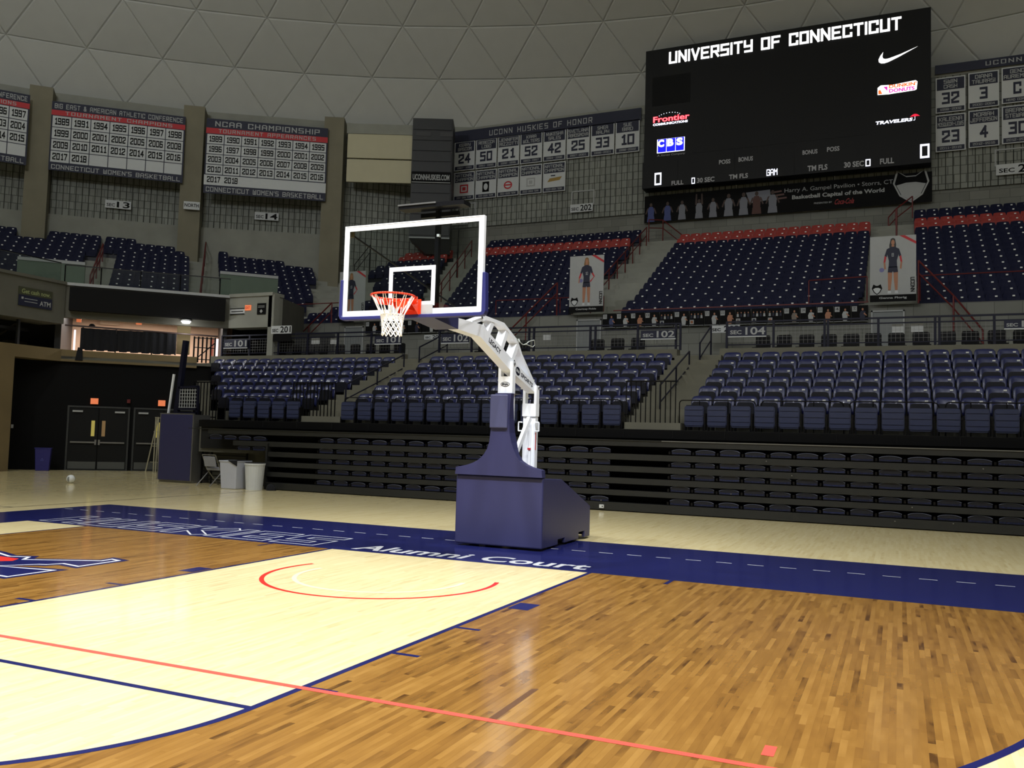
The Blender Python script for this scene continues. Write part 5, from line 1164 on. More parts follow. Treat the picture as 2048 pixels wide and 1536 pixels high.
# black drape on its rail
r = empty('black_drape', EF.p(-6.5, 4.12, 0), 'black cloth drape hung on the rail in the corner opening', 'drape')
(a0, _), (a1, _) = A(160, 690), A(352, 700); m_ = MB(); Fq = Frame(V((0, 0, 0)), UD, (0, 0, 1), -ND); N_ = 60; off = -6.5
for i in range(N_):
    s0, s1 = a0+(a1-a0)*i/N_-off, a0+(a1-a0)*(i+1)/N_-off; c0_, c1_ = [.03*math.sin(k_*1.3)+.02*math.sin(k_*.47) for k_ in (i, i+1)]
    b0_ = .02+.03*math.sin(i*.9)*(i % 7 < 3); m_.face([Fq.p(s0, b0_, c0_+.05), Fq.p(s1, b0_, c1_+.05), Fq.p(s1, .80, c1_), Fq.p(s0, .80, c0_)])
m_.build('cloth', blackcloth, r); m_ = MB(); m_.tube(Fq.p(a0-off-.5, .86, 0), Fq.p(a1-off+1.4, .80, 0), .03, 6); m_.build('rail', mat('brown_rail', (60, 40, 36), .5), r)
for t in (.02, .36, .74): m_ = MB(); s0 = a0+(a1-a0)*t-off; m_.tube(Fq.p(s0, 0, -.03), Fq.p(s0, .86, -.03), .025, 6); m_.build('post', MATS['brown_rail'], r)
m_ = MB(); m_.face([Fq.p(a0-off-.12, -.35, .13), Fq.p(a0-off+.12, -.35, .13), Fq.p(a0-off+.1, .1, .13), Fq.p(a0-off-.05, .1, .13)]); m_.build('hanging_corner', blackcloth, r)
qa = atD(372, 644, D0-.12); r = empty('round_lamp', qa, 'bright oval lamp under the corner fascia', 'lamp')
m_ = MB(); N_ = 18; P = [(.17*math.cos(2*math.pi*i/N_), .17*math.sin(2*math.pi*i/N_), 0) for i in range(N_)]; m_.prism(P, (0, 0, .03)); m_.prism([(x*.8, y*.8, -.05) for x, y, z in P], (0, 0, .05)); m_.build('lamp_lens', glow_w, r)
m_ = MB(); m_.prism([(x*1.1, y*1.1, .03) for x, y, z in P], (0, 0, .05)); m_.build('lamp_housing', ltgrey, r)
q = atD(372, 648, D0-.4); d = bpy.data.lights.new('round_lamp_light', 'POINT'); d.energy = 20; d.shadow_soft_size = .15; o = bpy.data.objects.new('round_lamp_light', d); COL.objects.link(o); o.location = (q.x, q.y, q.z-.25)
m_ = MB()
corner_thing('exit_sign', 272, 649, 284, 641, 0, .05, exitm, 'orange exit sign above the middle of the drape', 'exit sign', D0+1.2)
corner_thing('exit_sign', 153, 644, 163, 635, 0, .05, exitm, 'orange exit sign at the left end of the opening', 'exit sign', D0+1.2)
corner_thing('notice_board', 200, 649, 240, 633, 0, .03, mat('peach_notice', (190, 160, 134), .7), 'pale wall notice with an arrow behind the drape', 'notice', D0+3.85)
r = empty('dark_rounded_shape', (0, 0, 0), 'small dark rounded shape peeping over the left end of the drape', 'bundle'); q = atD(184, 653, D0+.35); r.location = q  # unidentified small dark form, modelled as a plain half dome
m_ = MB(); Ns = 10
for i in range(5):
    for j in range(Ns):
        def S_(i_, j_): th, ph = math.pi/2*i_/5, 2*math.pi*j_/Ns; return (.11*math.cos(th)*math.cos(ph), .11*math.cos(th)*math.sin(ph), .1*math.sin(th))
        m_.face([S_(i, j), S_(i, j+1), S_(i+1, j+1), S_(i+1, j)])
m_.build('rounded_top', blackcloth, r)
# column and gate to the right of the drape
corner_thing('concrete_column', 352, 706, 382, 650, -.5, -.1, concrete_tan, 'square concrete column in the corner opening', 'column', D0+.2)
r = empty('steel_gate', EF.p(-2.5, 3.95, -.3), 'dark barred gate with a diagonal at the right of the opening', 'gate'); g0, g1 = A(388, 700)[0]+2.5, A(430, 708)[0]+2.5
for s_ in [g0+(g1-g0)*t/5 for t in range(6)]: m_ = MB(); m_.bar(Fq.p(s_, 0, 0), Fq.p(s_, .95, 0), .04, .04); m_.build('bar', blackm, r)
for z_ in (.12, .55, .9): m_ = MB(); m_.bar(Fq.p(g0, z_, 0), Fq.p(g1, z_, 0), .03, .03); m_.build('cross_rail', blackm, r)
m_ = MB(); m_.bar(Fq.p(g0, .05, .03), Fq.p(g1, .75, .03), .04, .04); m_.build('diagonal', blackm, r)
corner_thing('lit_doorway', 428, 714, 437, 678, 0, .05, mat('daylit_gap', (255, 230, 235), .5, emit=1.3), 'bright daylit gap at the right of the opening', 'doorway', D0+1.5)
corner_thing('orange_wall_strip', 420, 712, 428, 678, 0, .05, mat('orange_wall_glow', (220, 130, 110), .7, emit=.25), 'orange lit wall strip beside the bright gap', 'wall panel', D0+1.5)  # light on this wall is imitated by orange colour and own glow
corner_thing('lit_slot', 146, 700, 152, 660, 0, .05, MATS['daylit_gap'], 'bright narrow daylight gap left of the drape', 'doorway', D0+1.0)
# left concourse clutter behind the side beam
for i, (y0, y1, z0, z1, dx, lb) in enumerate([(9.6, 11.0, 5.0, 5.12, .1, 'upper dark rack shelf above the side beam'), (9.8, 11.2, 4.75, 4.85, .5, 'lower dark rack shelf above the side beam')]):
    m_ = MB(); m_.box(-22.6-dx, -22.2-dx, y0, y1, z0, z1); tag(m_.build('rack_shelf', charcoal), lb, 'shelf')
m_ = MB(); m_.box(-21.75, -21.65, 10.0, 10.08, 4.13, 5.0); tag(m_.build('thin_post', charcoal), 'thin dark post on the side beam', 'post')
m_ = MB(); m_.bar((-23, 9.8, 4.15), (-23, 10.9, 5.0), .09, .05); tag(m_.build('leaning_plank', mat('old_wood', (70, 62, 50), .8)), 'grey plank leaning above the side beam', 'plank')
m_ = MB(); m_.box(-23.2, -22.9, 10.6, 11.3, 4.3, 4.4); m_.box(-23.2, -22.9, 10.6, 11.3, 4.13, 4.28); tag(m_.build('stacked_table', MATS['old_wood']), 'low brown table top behind the side beam', 'table')
# doors in the black corner wall
def door_unit(n, a0, a1, leaves):
    r = empty(f'door_{n}', EF.p(a0, 0, 0), kind='structure'); w_ = a1-a0; H = 2.16
    m_ = MB(); slab(m_, Fq, -.06, 0, 0, H+.06, -.02, .06); slab(m_, Fq, w_, w_+.06, 0, H+.06, -.02, .06); slab(m_, Fq, 0, w_, H, H+.06, -.02, .06); slab(m_, Fq, -.06, w_+.06, 0, .025, 0, .12); m_.build('door_frame', mat('frame_grey', (46, 48, 48), .5) if 'frame_grey' not in MATS else MATS['frame_grey'], r)
    lw = w_/leaves
    for i in range(leaves):
        s0 = i*lw; m_ = MB(); slab(m_, Fq, s0+.01, s0+lw-.01, .03, H-.01, 0, .04); lf = m_.build('door_leaf', doorm, r)
        m_ = MB(); slab(m_, Fq, s0+.03, s0+lw-.03, .05, .30, .04, .046); m_.build('kick_plate', mat('kick_steel', (84, 86, 84), .45, .3) if 'kick_steel' not in MATS else MATS['kick_steel'], lf)
        m_ = MB(); slab(m_, Fq, s0+lw*.08, s0+lw*.92, .94, .99, .04, .10); h0 = s0+lw*.9 if i == 0 else s0+lw*.02; slab(m_, Fq, h0, h0+.06, .88, 1.06, .04, .12); m_.build('push_bar', steel, lf)
        c0_ = s0+.1 if i == 0 else s0+lw-.42; m_ = MB(); slab(m_, Fq, c0_, c0_+.32, H-.16, H-.10, .04, .1); m_.build('door_closer', ltgrey, lf)
        if leaves == 2 or i > 0:
            v0 = s0+lw*.76 if i == 0 else s0+lw*.12; m_ = MB(); slab(m_, Fq, v0, v0+.11, 1.18, 1.72, .04, .046); m_.build('vision_panel', yellowglass if i == 0 else yellowglass2, lf)
a0, a1 = A(131, 940)[0]+.02, A(241, 940)[0]+.08
door_unit(4, a0, a0+1.85, 2); a2 = A(265, 940)[0]; door_unit(5, a2, a2+1.85, 2)
corner_thing('exit_sign', 181, 808, 197, 797, 0, .06, exitm, 'orange exit sign above the left pair of doors', 'exit sign', D0-.02)
corner_thing('exit_sign', 316, 812, 331, 801, 0, .06, exitm, 'orange exit sign above the right pair of doors', 'exit sign', D0-.02)
corner_thing('fire_alarm', 254, 806, 261, 799, 0, .06, redpaint, 'small red fire alarm between the door pairs', 'alarm', D0-.02)
corner_thing('switch_plate', 22, 856, 27, 849, 0, .02, ltgrey, 'small pale switch plate on the black wall', 'switch', D0-.02)
# parapet of the corner deck: green glass, posts, rails
def glass_panel(px0, px1, lb):
    a_, b_ = A(px0, 560)[0], A(px1, 560)[0]; r = empty('glass_parapet', EF.p(a_, 6.46, -.2), lb, 'parapet', 'glass parapets over the corner'); w_ = b_-a_
    m_ = MB(); slab(m_, Fq, 0, w_, 0, .62, -.01, .01); m_.build('glass_pane', glass, r); m_ = MB(); m_.bar(Fq.p(0, .64, 0), Fq.p(w_, .64, 0), .03, .03); m_.build('top_rail', blackm, r)
    m_ = MB(); m_.bar(Fq.p(0, 0, 0), Fq.p(0, .64, 0), .03, .03); m_.build('post', blackm, r)
for i, (a_, b_) in enumerate([(128, 200), (201, 280), (281, 360), (361, 440), (441, 462)]): glass_panel(a_, b_, f'glass parapet pane above the ribbon board, {ORD[i+1]} from left')
r = empty('glass_parapet', (-21.3, 8, 6.46), 'glass parapet above the cash machine sign', 'parapet', 'glass parapets over the corner'); m_ = MB(); m_.box(-.01, .01, 0, 3.2, 0, .62); m_.build('glass_pane', glass, r); m_ = MB(); m_.bar((0, 0, .64), (0, 3.2, .64), .03, .03); m_.build('top_rail', blackm, r)
# stair-well walls standing in the corner deck
def well(s0, s1, D, zb, zt, label):
    p = UD*ss(s0)+ND*D; r = empty('stairwell_wall', (p.x, p.y, zb), label, 'wall'); w_ = (s1-s0)*.952
    m_ = MB(); slab(m_, Fq, 0, w_, 0, zt-zb-.13, -.2, 0); m_.build('green_wall', greenglass, r); m_ = MB(); slab(m_, Fq, 0, w_, zt-zb-.13, zt-zb, -.22, .03); m_.build('white_cap', ltgrey, r)
well(-9.87, -7.24, 30.0, 6.3, 8.38, 'green-grey stairwell wall with pale cap, left of the corner stairs')
well(-1.56, 1.1, 30.6, 6.3, 8.63, 'green-grey stairwell wall with pale cap, right of the red rail')
def crail(s0, s1, k0, k1, lb, n=5, h=.95):
    pts = []
    for i in range(n):
        k = k0+(k1-k0)*i/(n-1); s_ = s0+(s1-s0)*i/(n-1); p = UD*ss(s_)+ND*CD(k); pts.append((p.x, p.y, CZ(k)+h))
    handrail(pts, [p[2]-h for p in pts], redpaint, lb, r=.035)
crail(-2.39, -2.04, 8, 20, 'red handrail between the two corner seat blocks', 7)
crail(-7.25, -7.15, 10, 17, 'red handrail in the aisle of the corner seat block', 5)
# side wall of the deck where the long seats meet the corner, seen edge on
m_ = MB(); m_.prism([(-15.6, 16.0, 4.0), (-15.6, 22.5, 4.0), (-21.2, 22.5, 4.0), (-21.2, 22.9, 6.4)][:3]+[(-15.6, 16.0, 4.0)][:0], (0, 0, .1)); 
# ================================================================ BASKETBALL STAND
HR = empty('basketball_hoop', (0, 1.35, 0), 'portable basketball hoop with navy padded base, white arm and glass backboard', 'basketball hoop')
def hp(mb, nm, m, parent=None, smooth=False):
    o = mb.build(nm, m, parent or HR, smooth)
    if parent is None: o.location = (0, -1.35, 0)
    return o
def bev(o, w_=0.012, seg=3):
    m = o.modifiers.new('bevel', 'BEVEL'); m.width = w_; m.segments = seg; m.limit_method = 'ANGLE'; m.angle_limit = math.radians(35); m.harden_normals = True; o.data.shade_smooth(); return o
# base: front pad and side pads with cut-outs for the wheels
m_ = MB(); m_.box(-.68, .65, 1.37, 1.46, .03, .996); bev(hp(m_, 'front_pad', navypad), .025)
sidep = [(1.47, .03), (2.05, .03), (2.05, .10), (2.32, .10), (2.32, .03), (2.93, .03), (2.93, .13), (3.2, .13), (3.2, .03), (3.45, .03), (3.45, .5), (2.15, .955), (1.47, .985)]
for sx in (-1, 1):
    x = .63 if sx > 0 else -.66
    m_ = MB(); m_.prism([(x-.05 if sx > 0 else x, y, z) for y, z in sidep], (.05, 0, 0)); bev(hp(m_, 'side_pad', navypad), .012, 2)
m_ = MB(); m_.prism([(-.61, y, z-.02) for y, z in [(1.40, .998), (2.15, .965), (3.45, .5), (3.45, .45), (2.15, .9), (1.47, .93)]], (1.19, 0, 0)); m_.box(-.61, .58, 3.40, 3.45, .05, .48); hp(m_, 'top_pad', navypad)
m_ = MB(); m_.box(-.56, .53, 1.5, 3.38, .1, .44); hp(m_, 'ballast_frame', blackm)
for y in (2.2, 3.06):
    for x in (-.5, .47):
        m_ = MB(); m_.tube((x-.04, y, .09), (x+.04, y, .09), .085, 16); hp(m_, 'wheel', blackm)
# flared upper pad
def prof(n=14):
    L, Rr = [], []
    for i in range(n+1):
        t = i/n; a = t*math.pi/2; L.append((-.66+.51*math.sin(a)**1.0*(1), 1.11+.34*(1-math.cos(a)))); 
    return L
Lp = [(-.67, 1.0), (-.67, 1.11)]+[(-.66+.50*math.sin(math.pi/2*i/12), 1.12+.42*(1-math.cos(math.pi/2*i/12))) for i in range(1, 13)]
Lp = [(-.68, 1.0), (-.67, 1.10), (-.60, 1.115), (-.50, 1.135), (-.40, 1.17), (-.31, 1.22), (-.24, 1.29), (-.19, 1.37), (-.16, 1.46), (-.145, 1.60), (-.13, 1.80), (-.105, 2.0), (-.085, 2.15)]
Rp = [(.12+ (.12+.02*(1)) if False else x_, z_) for x_, z_ in [(.65, 1.0), (.64, 1.10), (.57, 1.115), (.48, 1.135), (.39, 1.17), (.31, 1.22), (.26, 1.29), (.215, 1.37), (.18, 1.46), (.145, 1.60), (.135, 1.80), (.145, 2.0), (.16, 2.15)]]
m_ = MB(); y0 = 1.33; dep = [.12]*7+[.16, .2, .2, .17, .12, .085]
for i in range(len(Lp)-1):
    (xa, za), (xb, zb) = Lp[i], Lp[i+1]; (xc, zc), (xd, zd) = Rp[i], Rp[i+1]; da, db = dep[i], dep[i+1]
    m_.add([(xa, y0, za), (xc, y0, zc), (xd, y0, zd), (xb, y0, zb), (xa, y0+da, za), (xc, y0+da, zc), (xd, y0+db, zd), (xb, y0+db, zb)], [(0, 1, 2, 3), (1, 5, 6, 2), (4, 0, 3, 7), (5, 4, 7, 6)])
m_.face([(Lp[0][0], y0, 1.0), (Lp[0][0], y0+.12, 1.0), (Rp[0][0], y0+.12, 1.0), (Rp[0][0], y0, 1.0)]); m_.face([(Lp[-1][0], y0, 2.15), (Rp[-1][0], y0, 2.15), (Rp[-1][0], y0+.4, 2.15), (Lp[-1][0], y0+.4, 2.15)])
hp(m_, 'flared_pad', navypad)
m_ = MB(); m_.box(-.15, .12, y0-.035, y0, 1.66, 2.13); bev(hp(m_, 'neck_pad', mat('faded_navy_vinyl', (66, 68, 100), .5, var=.08, scale=5)), .03)
# front mast
m_ = MB(); m_.box(-.09, .13, 1.42, 1.52, 1.0, 2.39)
for x in (-.09, .09): m_.box(x, x+.04, 1.42, 1.52, 2.39, 2.60)
hp(m_, 'front_mast', whitesteel)
m_ = MB(); F = FY(1.417); ell(m_, F, .02, 2.28, .07, .034, 0, 0, 20); ell(m_, F, .02, 2.28, .062, .027, .002, 1, 20); text(m_, F, 'SNA', -.03, .07, 2.264, 2.296, .004, 0, bold=.05); hp(m_, 'maker_badge', [navysteel, white])
m_ = MB(); m_.tube((-.10, 1.47, 2.57), (.14, 1.47, 2.57), .022, 12); hp(m_, 'pivot_pin', steel)
# rear mast
m_ = MB(); m_.box(-.08, .12, 2.33, 2.43, .9, 1.86); m_.box(-.09, .13, 2.31, 2.44, 1.86, 2.05)
for x in (-.09, .09): m_.box(x, x+.04, 2.32, 2.43, 2.05, 2.32)
hp(m_, 'rear_mast', whitesteel)
m_ = MB(); m_.tube((-.10, 2.39, 2.29), (.14, 2.39, 2.29), .02, 12); hp(m_, 'pivot_pin', steel)
for sx in (-1, 1):
    x = -.085 if sx < 0 else .125; m_ = MB(); m_.path([(x, 2.31, 1.77), (x+sx*.06, 2.31, 1.77), (x+sx*.06, 2.31, 1.64), (x, 2.31, 1.64)], .010, 6); hp(m_, 'grab_handle', whitesteel)
m_ = MB(); m_.bar((.05, 2.26, 1.83), (-.02, 1.65, .98), .05, .07); hp(m_, 'brace_strut', whitesteel)
m_ = MB(); m_.tube((.06, 2.28, 1.72), (.06, 2.28, 1.40), .014, 10); m_.tube((.06, 2.28, 1.40), (.06, 2.28, .95), .022, 10); hp(m_, 'gas_spring', whitesteel)
m_ = MB(); m_.box(.120, .123, 2.335, 2.36, 1.36, 1.62); hp(m_, 'red_label', redprint); m_ = MB(); m_.box(.035, .085, 2.25, 2.257, 1.36, 1.39); hp(m_, 'red_label', redprint); m_ = MB(); m_.box(.035, .085, 2.25, 2.257, 1.10, 1.13); hp(m_, 'red_label', redprint)
# lower boom (box beam) and upper truss, both in the plane of the arm
HW = .07
def beam(mb, pts, th, hw):
    n = len(pts); U_, D_ = [], []
    for i, (y, z) in enumerate(pts):
        a = pts[max(0, i-1)]; b_ = pts[min(n-1, i+1)]; dy, dz = b_[0]-a[0], b_[1]-a[1]; l = math.hypot(dy, dz); ny, nz = -dz/l, dy/l; t_ = th[i]/2
        U_.append((y+ny*t_, z+nz*t_)); D_.append((y-ny*t_, z-nz*t_))
    for side, xx in ((0, -hw+.02), (1, hw+.02)):
        P = [(xx, *p) for p in U_]+[(xx, *p) for p in reversed(D_)]; mb.face(P if side == 0 else P[::-1])
    for L_ in (U_, D_[::-1]):
        for p, q in zip(L_, L_[1:]): mb.face([(hw+.02, *p), (hw+.02, *q), (-hw+.02, *q), (-hw+.02, *p)])
    for u, d in ((U_[0], D_[0]), (D_[-1], U_[-1])): mb.face([(-hw+.02, *u), (-hw+.02, *d), (hw+.02, *d), (hw+.02, *u)])
m_ = MB(); beam(m_, [(-.40, 2.925), (.46, 2.915), (1.49, 2.545), (2.42, 2.262)], [.13, .17, .17, .12], HW); hp(m_, 'boom', whitesteel)
m_ = MB(); beam(m_, [(.20, 2.985), (.60, 3.105), (1.18, 3.09), (1.67, 2.90), (1.82, 2.73), (2.36, 2.325)], [.05]*6, HW-.004); hp(m_, 'truss_chord', whitesteel)
for p, q in (((.86, 3.10), (.66, 2.84)), ((1.33, 3.03), (1.10, 2.68)), ((1.69, 2.86), (1.46, 2.56))):
    m_ = MB(); m_.bar((.02, *p), (.02, *q), HW*2-.02, .085, up=(1, 0, 0)); 
    m_ = MB(); d_ = V((0, q[0]-p[0], q[1]-p[1])).normalized(); e_ = V((0, -d_.z, d_.y))*.043
    P_, Q_ = V((-HW+.03, *p)), V((-HW+.03, *q)); m_.prism([P_-e_, P_+e_, Q_+e_, Q_-e_], (HW*2-.02, 0, 0)); hp(m_, 'truss_web', whitesteel)
# lettering on the boom side
dv = V((0, 1.49-.46, 2.545-2.915)).normalized(); nv = V((0, -dv.z, dv.y)); BF = Frame((HW+.0205, .46, 2.915), dv, nv, (1, 0, 0))
dv2 = V((0, 2.42-1.49, 2.262-2.545)).normalized(); nv2 = V((0, -dv2.z, dv2.y)); BF2 = Frame((HW+.0205, 1.49, 2.545), dv2, nv2, (1, 0, 0))
m_ = MB(); text(m_, BF, 'LEGACY', .26, .66, -.035, .035, .001, bold=.03); text(m_, BF2, 'SPORTS', .33, .80, -.03, .03, .001, bold=.03); ell(m_, BF2, .21, 0, .085, .06, .001, 0, 20); hp(m_, 'boom_lettering', navysteel)
m_ = MB(); text(m_, BF2, 'SNA', .145, .275, -.022, .022, .003, bold=.04); hp(m_, 'badge_lettering', white)
# navy pad under the front of the boom and mounting plate
m_ = MB(); m_.prism([(-.14, -1.16, 2.90), (-.14, -.36, 2.83), (-.14, -.36, 2.99), (-.14, -1.16, 3.02)], (.32, 0, 0)); hp(m_, 'boom_pad', navypad)
m_ = MB(); m_.box(-.30, .34, -1.19, -1.15, 2.90, 2.985); m_.bar((.02, -1.15, 2.95), (.02, -.3, 2.93), .08, .06); hp(m_, 'mounting_frame', blackm)
# backboard
BY = -1.22; bx0, bx1, bz0, bz1 = -.90, .90, 2.905, 3.955
m_ = MB(); m_.box(bx0+.02, bx1-.02, BY, BY+.013, bz0+.02, bz1-.02); gl_ = hp(m_, 'glass_pane', glass)
m_ = MB(); F = FY(BY-.001); t_ = .052
for r_ in ((bx0, bx1, bz1-t_, bz1), (bx0, bx1, bz0, bz0+t_), (bx0, bx0+t_, bz0+t_, bz1-t_), (bx1-t_, bx1, bz0+t_, bz1-t_)): slab(m_, F, *r_, -.002, .002)
hp(m_, 'border_stripe', whitebright)
m_ = MB(); q0, q1, w0, w1 = -.285, .32, 2.99, 3.445; t_ = .05
for r_ in ((q0, q1, w1-t_, w1), (q0, q1, w0, w0+t_), (q0, q0+t_, w0+t_, w1-t_), (q1-t_, q1, w0+t_, w1-t_)): slab(m_, F, *r_, -.002, .002)
hp(m_, 'target_square', whitebright)
m_ = MB(); t_ = .03
for a, b_, c_, d_ in ((bx0-.012, bx1+.012, bz1, bz1+.012), (bx0-.012, bx1+.012, bz0-.012, bz0), (bx0-.012, bx0, bz0, bz1), (bx1, bx1+.012, bz0, bz1)): m_.box(a, b_, BY-.006, BY+.045, c_, d_)
for a, b_, c_, d_ in ((bx0, bx1, bz1-t_, bz1), (bx0, bx1, bz0, bz0+t_), (bx0, bx0+t_, bz0, bz1), (bx1-t_, bx1, bz0, bz1)): m_.box(a, b_, BY+.015, BY+.045, c_, d_)
hp(m_, 'steel_frame', whitesteel)
# edge padding: a U of navy foam
m_ = MB(); pr = [(-.935, 3.33), (-.945, 3.0), (-.945, 2.90), (-.93, 2.865), (-.89, 2.85), (.92, 2.85), (.95, 2.865), (.965, 2.90), (.965, 3.0), (.955, 3.33)]; pi = [(-.905, 3.33), (-.905, 3.0), (-.905, 2.905), (-.90, 2.895), (-.88, 2.892), (.88, 2.892), (.91, 2.895), (.915, 2.905), (.915, 3.0), (.915, 3.33)]
for i in range(len(pr)-1):
    (a, b_), (c_, d_) = pr[i], pr[i+1]; (e, f_), (g, h_) = pi[i], pi[i+1]; ya, yb = BY-.028, BY+.055
    m_.add([(a, ya, b_), (c_, ya, d_), (g, ya, h_), (e, ya, f_), (a, yb, b_), (c_, yb, d_), (g, yb, h_), (e, yb, f_)], [(0, 1, 2, 3), (7, 6, 5, 4), (0, 4, 5, 1), (3, 2, 6, 7)]+([(0, 3, 7, 4)] if i == 0 else [])+([(1, 5, 6, 2)] if i == len(pr)-2 else []))
bev(hp(m_, 'edge_padding', mat('navy_foam', (42, 45, 104), .4, var=.05)), .008, 2)
for sx, xe in ((-1, -.10), (1, .14)):
    m_ = MB(); m_.tube((sx*.86, BY+.06, 3.88), (xe*.4, .55, 3.06), .011, 8); hp(m_, 'brace_rod', blackm)
    m_ = MB(); m_.box(sx*.86-.03, sx*.86+.03, BY+.04, BY+.07, 3.85, 3.91); hp(m_, 'rod_bracket', mat('brass', (150, 130, 90), .4, .6) if 'brass' not in MATS else MATS['brass'])
# rim, bracket and net
RC = V((.012, -1.60, 3.045)); RR = .2375
rim_parts = MB(); N_ = 48
rim_parts.path([(RC.x+RR*math.cos(2*math.pi*i/N_), RC.y+RR*math.sin(2*math.pi*i/N_), RC.z) for i in range(N_)], .011, 8, closed=True); rim = hp(rim_parts, 'rim', orange, smooth=True)
m_ = MB()
arcp = [(RC.x+(RR+.03)*math.cos(math.radians(a)), RC.y+(RR+.03)*math.sin(math.radians(a)), RC.z-.035) for a in range(15, 166, 10)]
for p, q in zip(arcp, arcp[1:]): m_.bar(p, q, .008, .06)
m_.box(-.11, .135, -1.40, -1.25, RC.z-.03, RC.z-.018)
m_.box(-.13, .155, -1.245, -1.228, 2.865, 3.06)
for x in (-.11, .13): m_.prism([(x, -1.24, 3.02), (x, -1.24, 2.88), (x, -1.44, 3.005), (x, -1.44, 3.02)], (.008, 0, 0))
m_.box(-.06, .08, -1.42, -1.25, 2.93, 3.01)
o = hp(m_, 'rim_bracket', orange)
m_ = MB(); m_.box(.15, .30, -1.232, -1.224, 2.88, 3.0); m_.box(-.28, -.125, -1.232, -1.224, 2.88, 3.0); hp(m_, 'backing_plate', ltgrey)
# net: twelve loops, a dense collar, then diamonds
m_ = MB(); NL = 12
def npt(i, lev, half=0):
    prof_ = [(0, RR-.012), (-.16, .155), (-.20, .128), (-.245, .12), (-.29, .113), (-.335, .108), (-.38, .106), (-.425, .108)]
    dz, r_ = prof_[lev]; a = 2*math.pi*(i+.5*half)/NL+.12; return (RC.x+r_*math.cos(a), RC.y+r_*math.sin(a), RC.z-.012+dz)
for i in range(NL):
    a = 2*math.pi*i/NL+.12
    for e in (-.05, .05):
        st_ = (RC.x+(RR-.008)*math.cos(a+e), RC.y+(RR-.008)*math.sin(a+e), RC.z-.008); t_ = npt(i, 2, 1 if e > 0 else -1); m_.tube(st_, t_, .0045, 5)
        t2 = npt(i+(1 if e > 0 else -1), 1, 1 if e > 0 else -1)
    for l in range(2, 7):
        h1, h2 = (1, 0) if l % 2 == 0 else (0, 1)
        p = npt(i, l, h1); m_.tube(p, npt(i+(1 if h1 else 0), l+1, h2 if h1 else 1), .006, 5); m_.tube(p, npt(i, l+1, 0 if h1 else -1), .006, 5)
for lev, rr_ in ((2, .007), (3, .005)):
    P = [npt(i/2, lev, 0) for i in range(NL*2)]; m_.path(P, rr_, 5, closed=True)
for i in range(NL*2):   # doubled cords of the anti-whip collar
    m_.tube(npt(i/2, 2, 0), npt(i/2+.5, 3, 0), .0065, 5); m_.tube(npt(i/2+.25, 2, 0), npt(i/2-.25, 3, 0), .0065, 5)
hp(m_, 'net', netm)
# shot clock folded flat above the board on its post
m_ = MB(); m_.box(-.30, .56, -1.05, -.88, 4.165, 4.215); hp(m_, 'clock_panel', blackm)
m_ = MB(); m_.box(-.305, .2, -1.06, -1.05, 4.205, 4.222); hp(m_, 'clock_edge', steel)
m_ = MB(); m_.bar((.13, -.85, 3.0), (.13, -.85, 4.18), .06, .05); m_.bar((-.1, -.85, 4.12), (.4, -.85, 4.12), .04, .05); hp(m_, 'clock_post', blackm)
m_ = MB(); m_.box(.14, .17, -.9, -.86, 3.85, 3.88); hp(m_, 'clock_connector', white)
# loose cable on the arm
m_ = MB(); pts = [(.06+.04*math.sin(t*1.7), 1.55+.13*t+.03*math.sin(t*2.3), 2.93+.03*math.cos(t*2.9)) for t in [i*.25 for i in range(18)]]; m_.path(pts, .007, 5)
m_.path([(.10, 2.0, 2.94), (.12, 2.2, 2.99), (.09, 2.3, 2.93), (.12, 2.15, 2.88), (.1, 1.9, 2.9)], .006, 5); hp(m_, 'loose_cable', mat('pale_cable', (170, 176, 170), .6))

# ================================================================ THINGS ON THE FLOOR AT THE LEFT
# padded stand stored beside the bleacher
r = empty('padded_stand', (-13.7, 9.2, 0), 'tall navy padded equipment stand left of the bleacher', 'equipment stand')
m_ = MB(); m_.box(-.62, .56, -.02, .10, .06, 1.93); bev(m_.build('front_pad', navypad, r), .02)
m_ = MB(); m_.box(-.66, .60, .08, .7, .0, .06); m_.box(.56, .60, 0, .65, .06, 1.93); m_.box(-.66, -.62, 0, .65, .06, 1.93); m_.box(-.66, .6, -.01, .05, 1.93, 1.96); m_.build('steel_frame', steel, r)
m_ = MB(); m_.bar((-.55, .5, 1.95), (-.32, .5, 4.1), .14, .12); m_.build('navy_post', navysteel, r); m_ = MB(); m_.bar((-.66, .3, 1.95), (-.52, .3, 3.1), .05, .05); m_.build('white_post', whitesteel, r)
m_ = MB()
for p, q in (((-.4, .4, 1.98), (.35, .4, 1.98)), ((-.4, .4, 2.72), (.35, .4, 2.75)), ((-.4, .4, 2.1), (.35, .4, 2.1))): m_.bar(p, q, .06, .06)
m_.bar((.33, .4, 1.95), (.33, .4, 2.75), .06, .06); m_.bar((-.42, .4, 1.95), (-.38, .4, 2.75), .06, .06); m_.build('navy_frame', navysteel, r)
m_ = MB()
for i in range(8): m_.box(-.36+i*.095, -.345+i*.095, .39, .41, 2.12, 2.68)
for i in range(6): m_.box(-.38, .32, .39, .41, 2.14+i*.1, 2.155+i*.1)
m_.build('white_mesh', ltgrey, r)
# barred rack behind
r = empty('barred_rack', (-12.95, 9.55, 0), 'black barred rack behind the grey chair', 'rack')
for i in range(13): m_ = MB(); m_.bar((-.1, 0, .12+i*.115), (1.5, 0, .12+i*.115), .03, .03); m_.build('bar', blackm, r)
for x in (-.1, .25, 1.5): m_ = MB(); m_.bar((x, 0, 0), (x, 0, 1.6), .04, .04); m_.build('post', blackm, r)
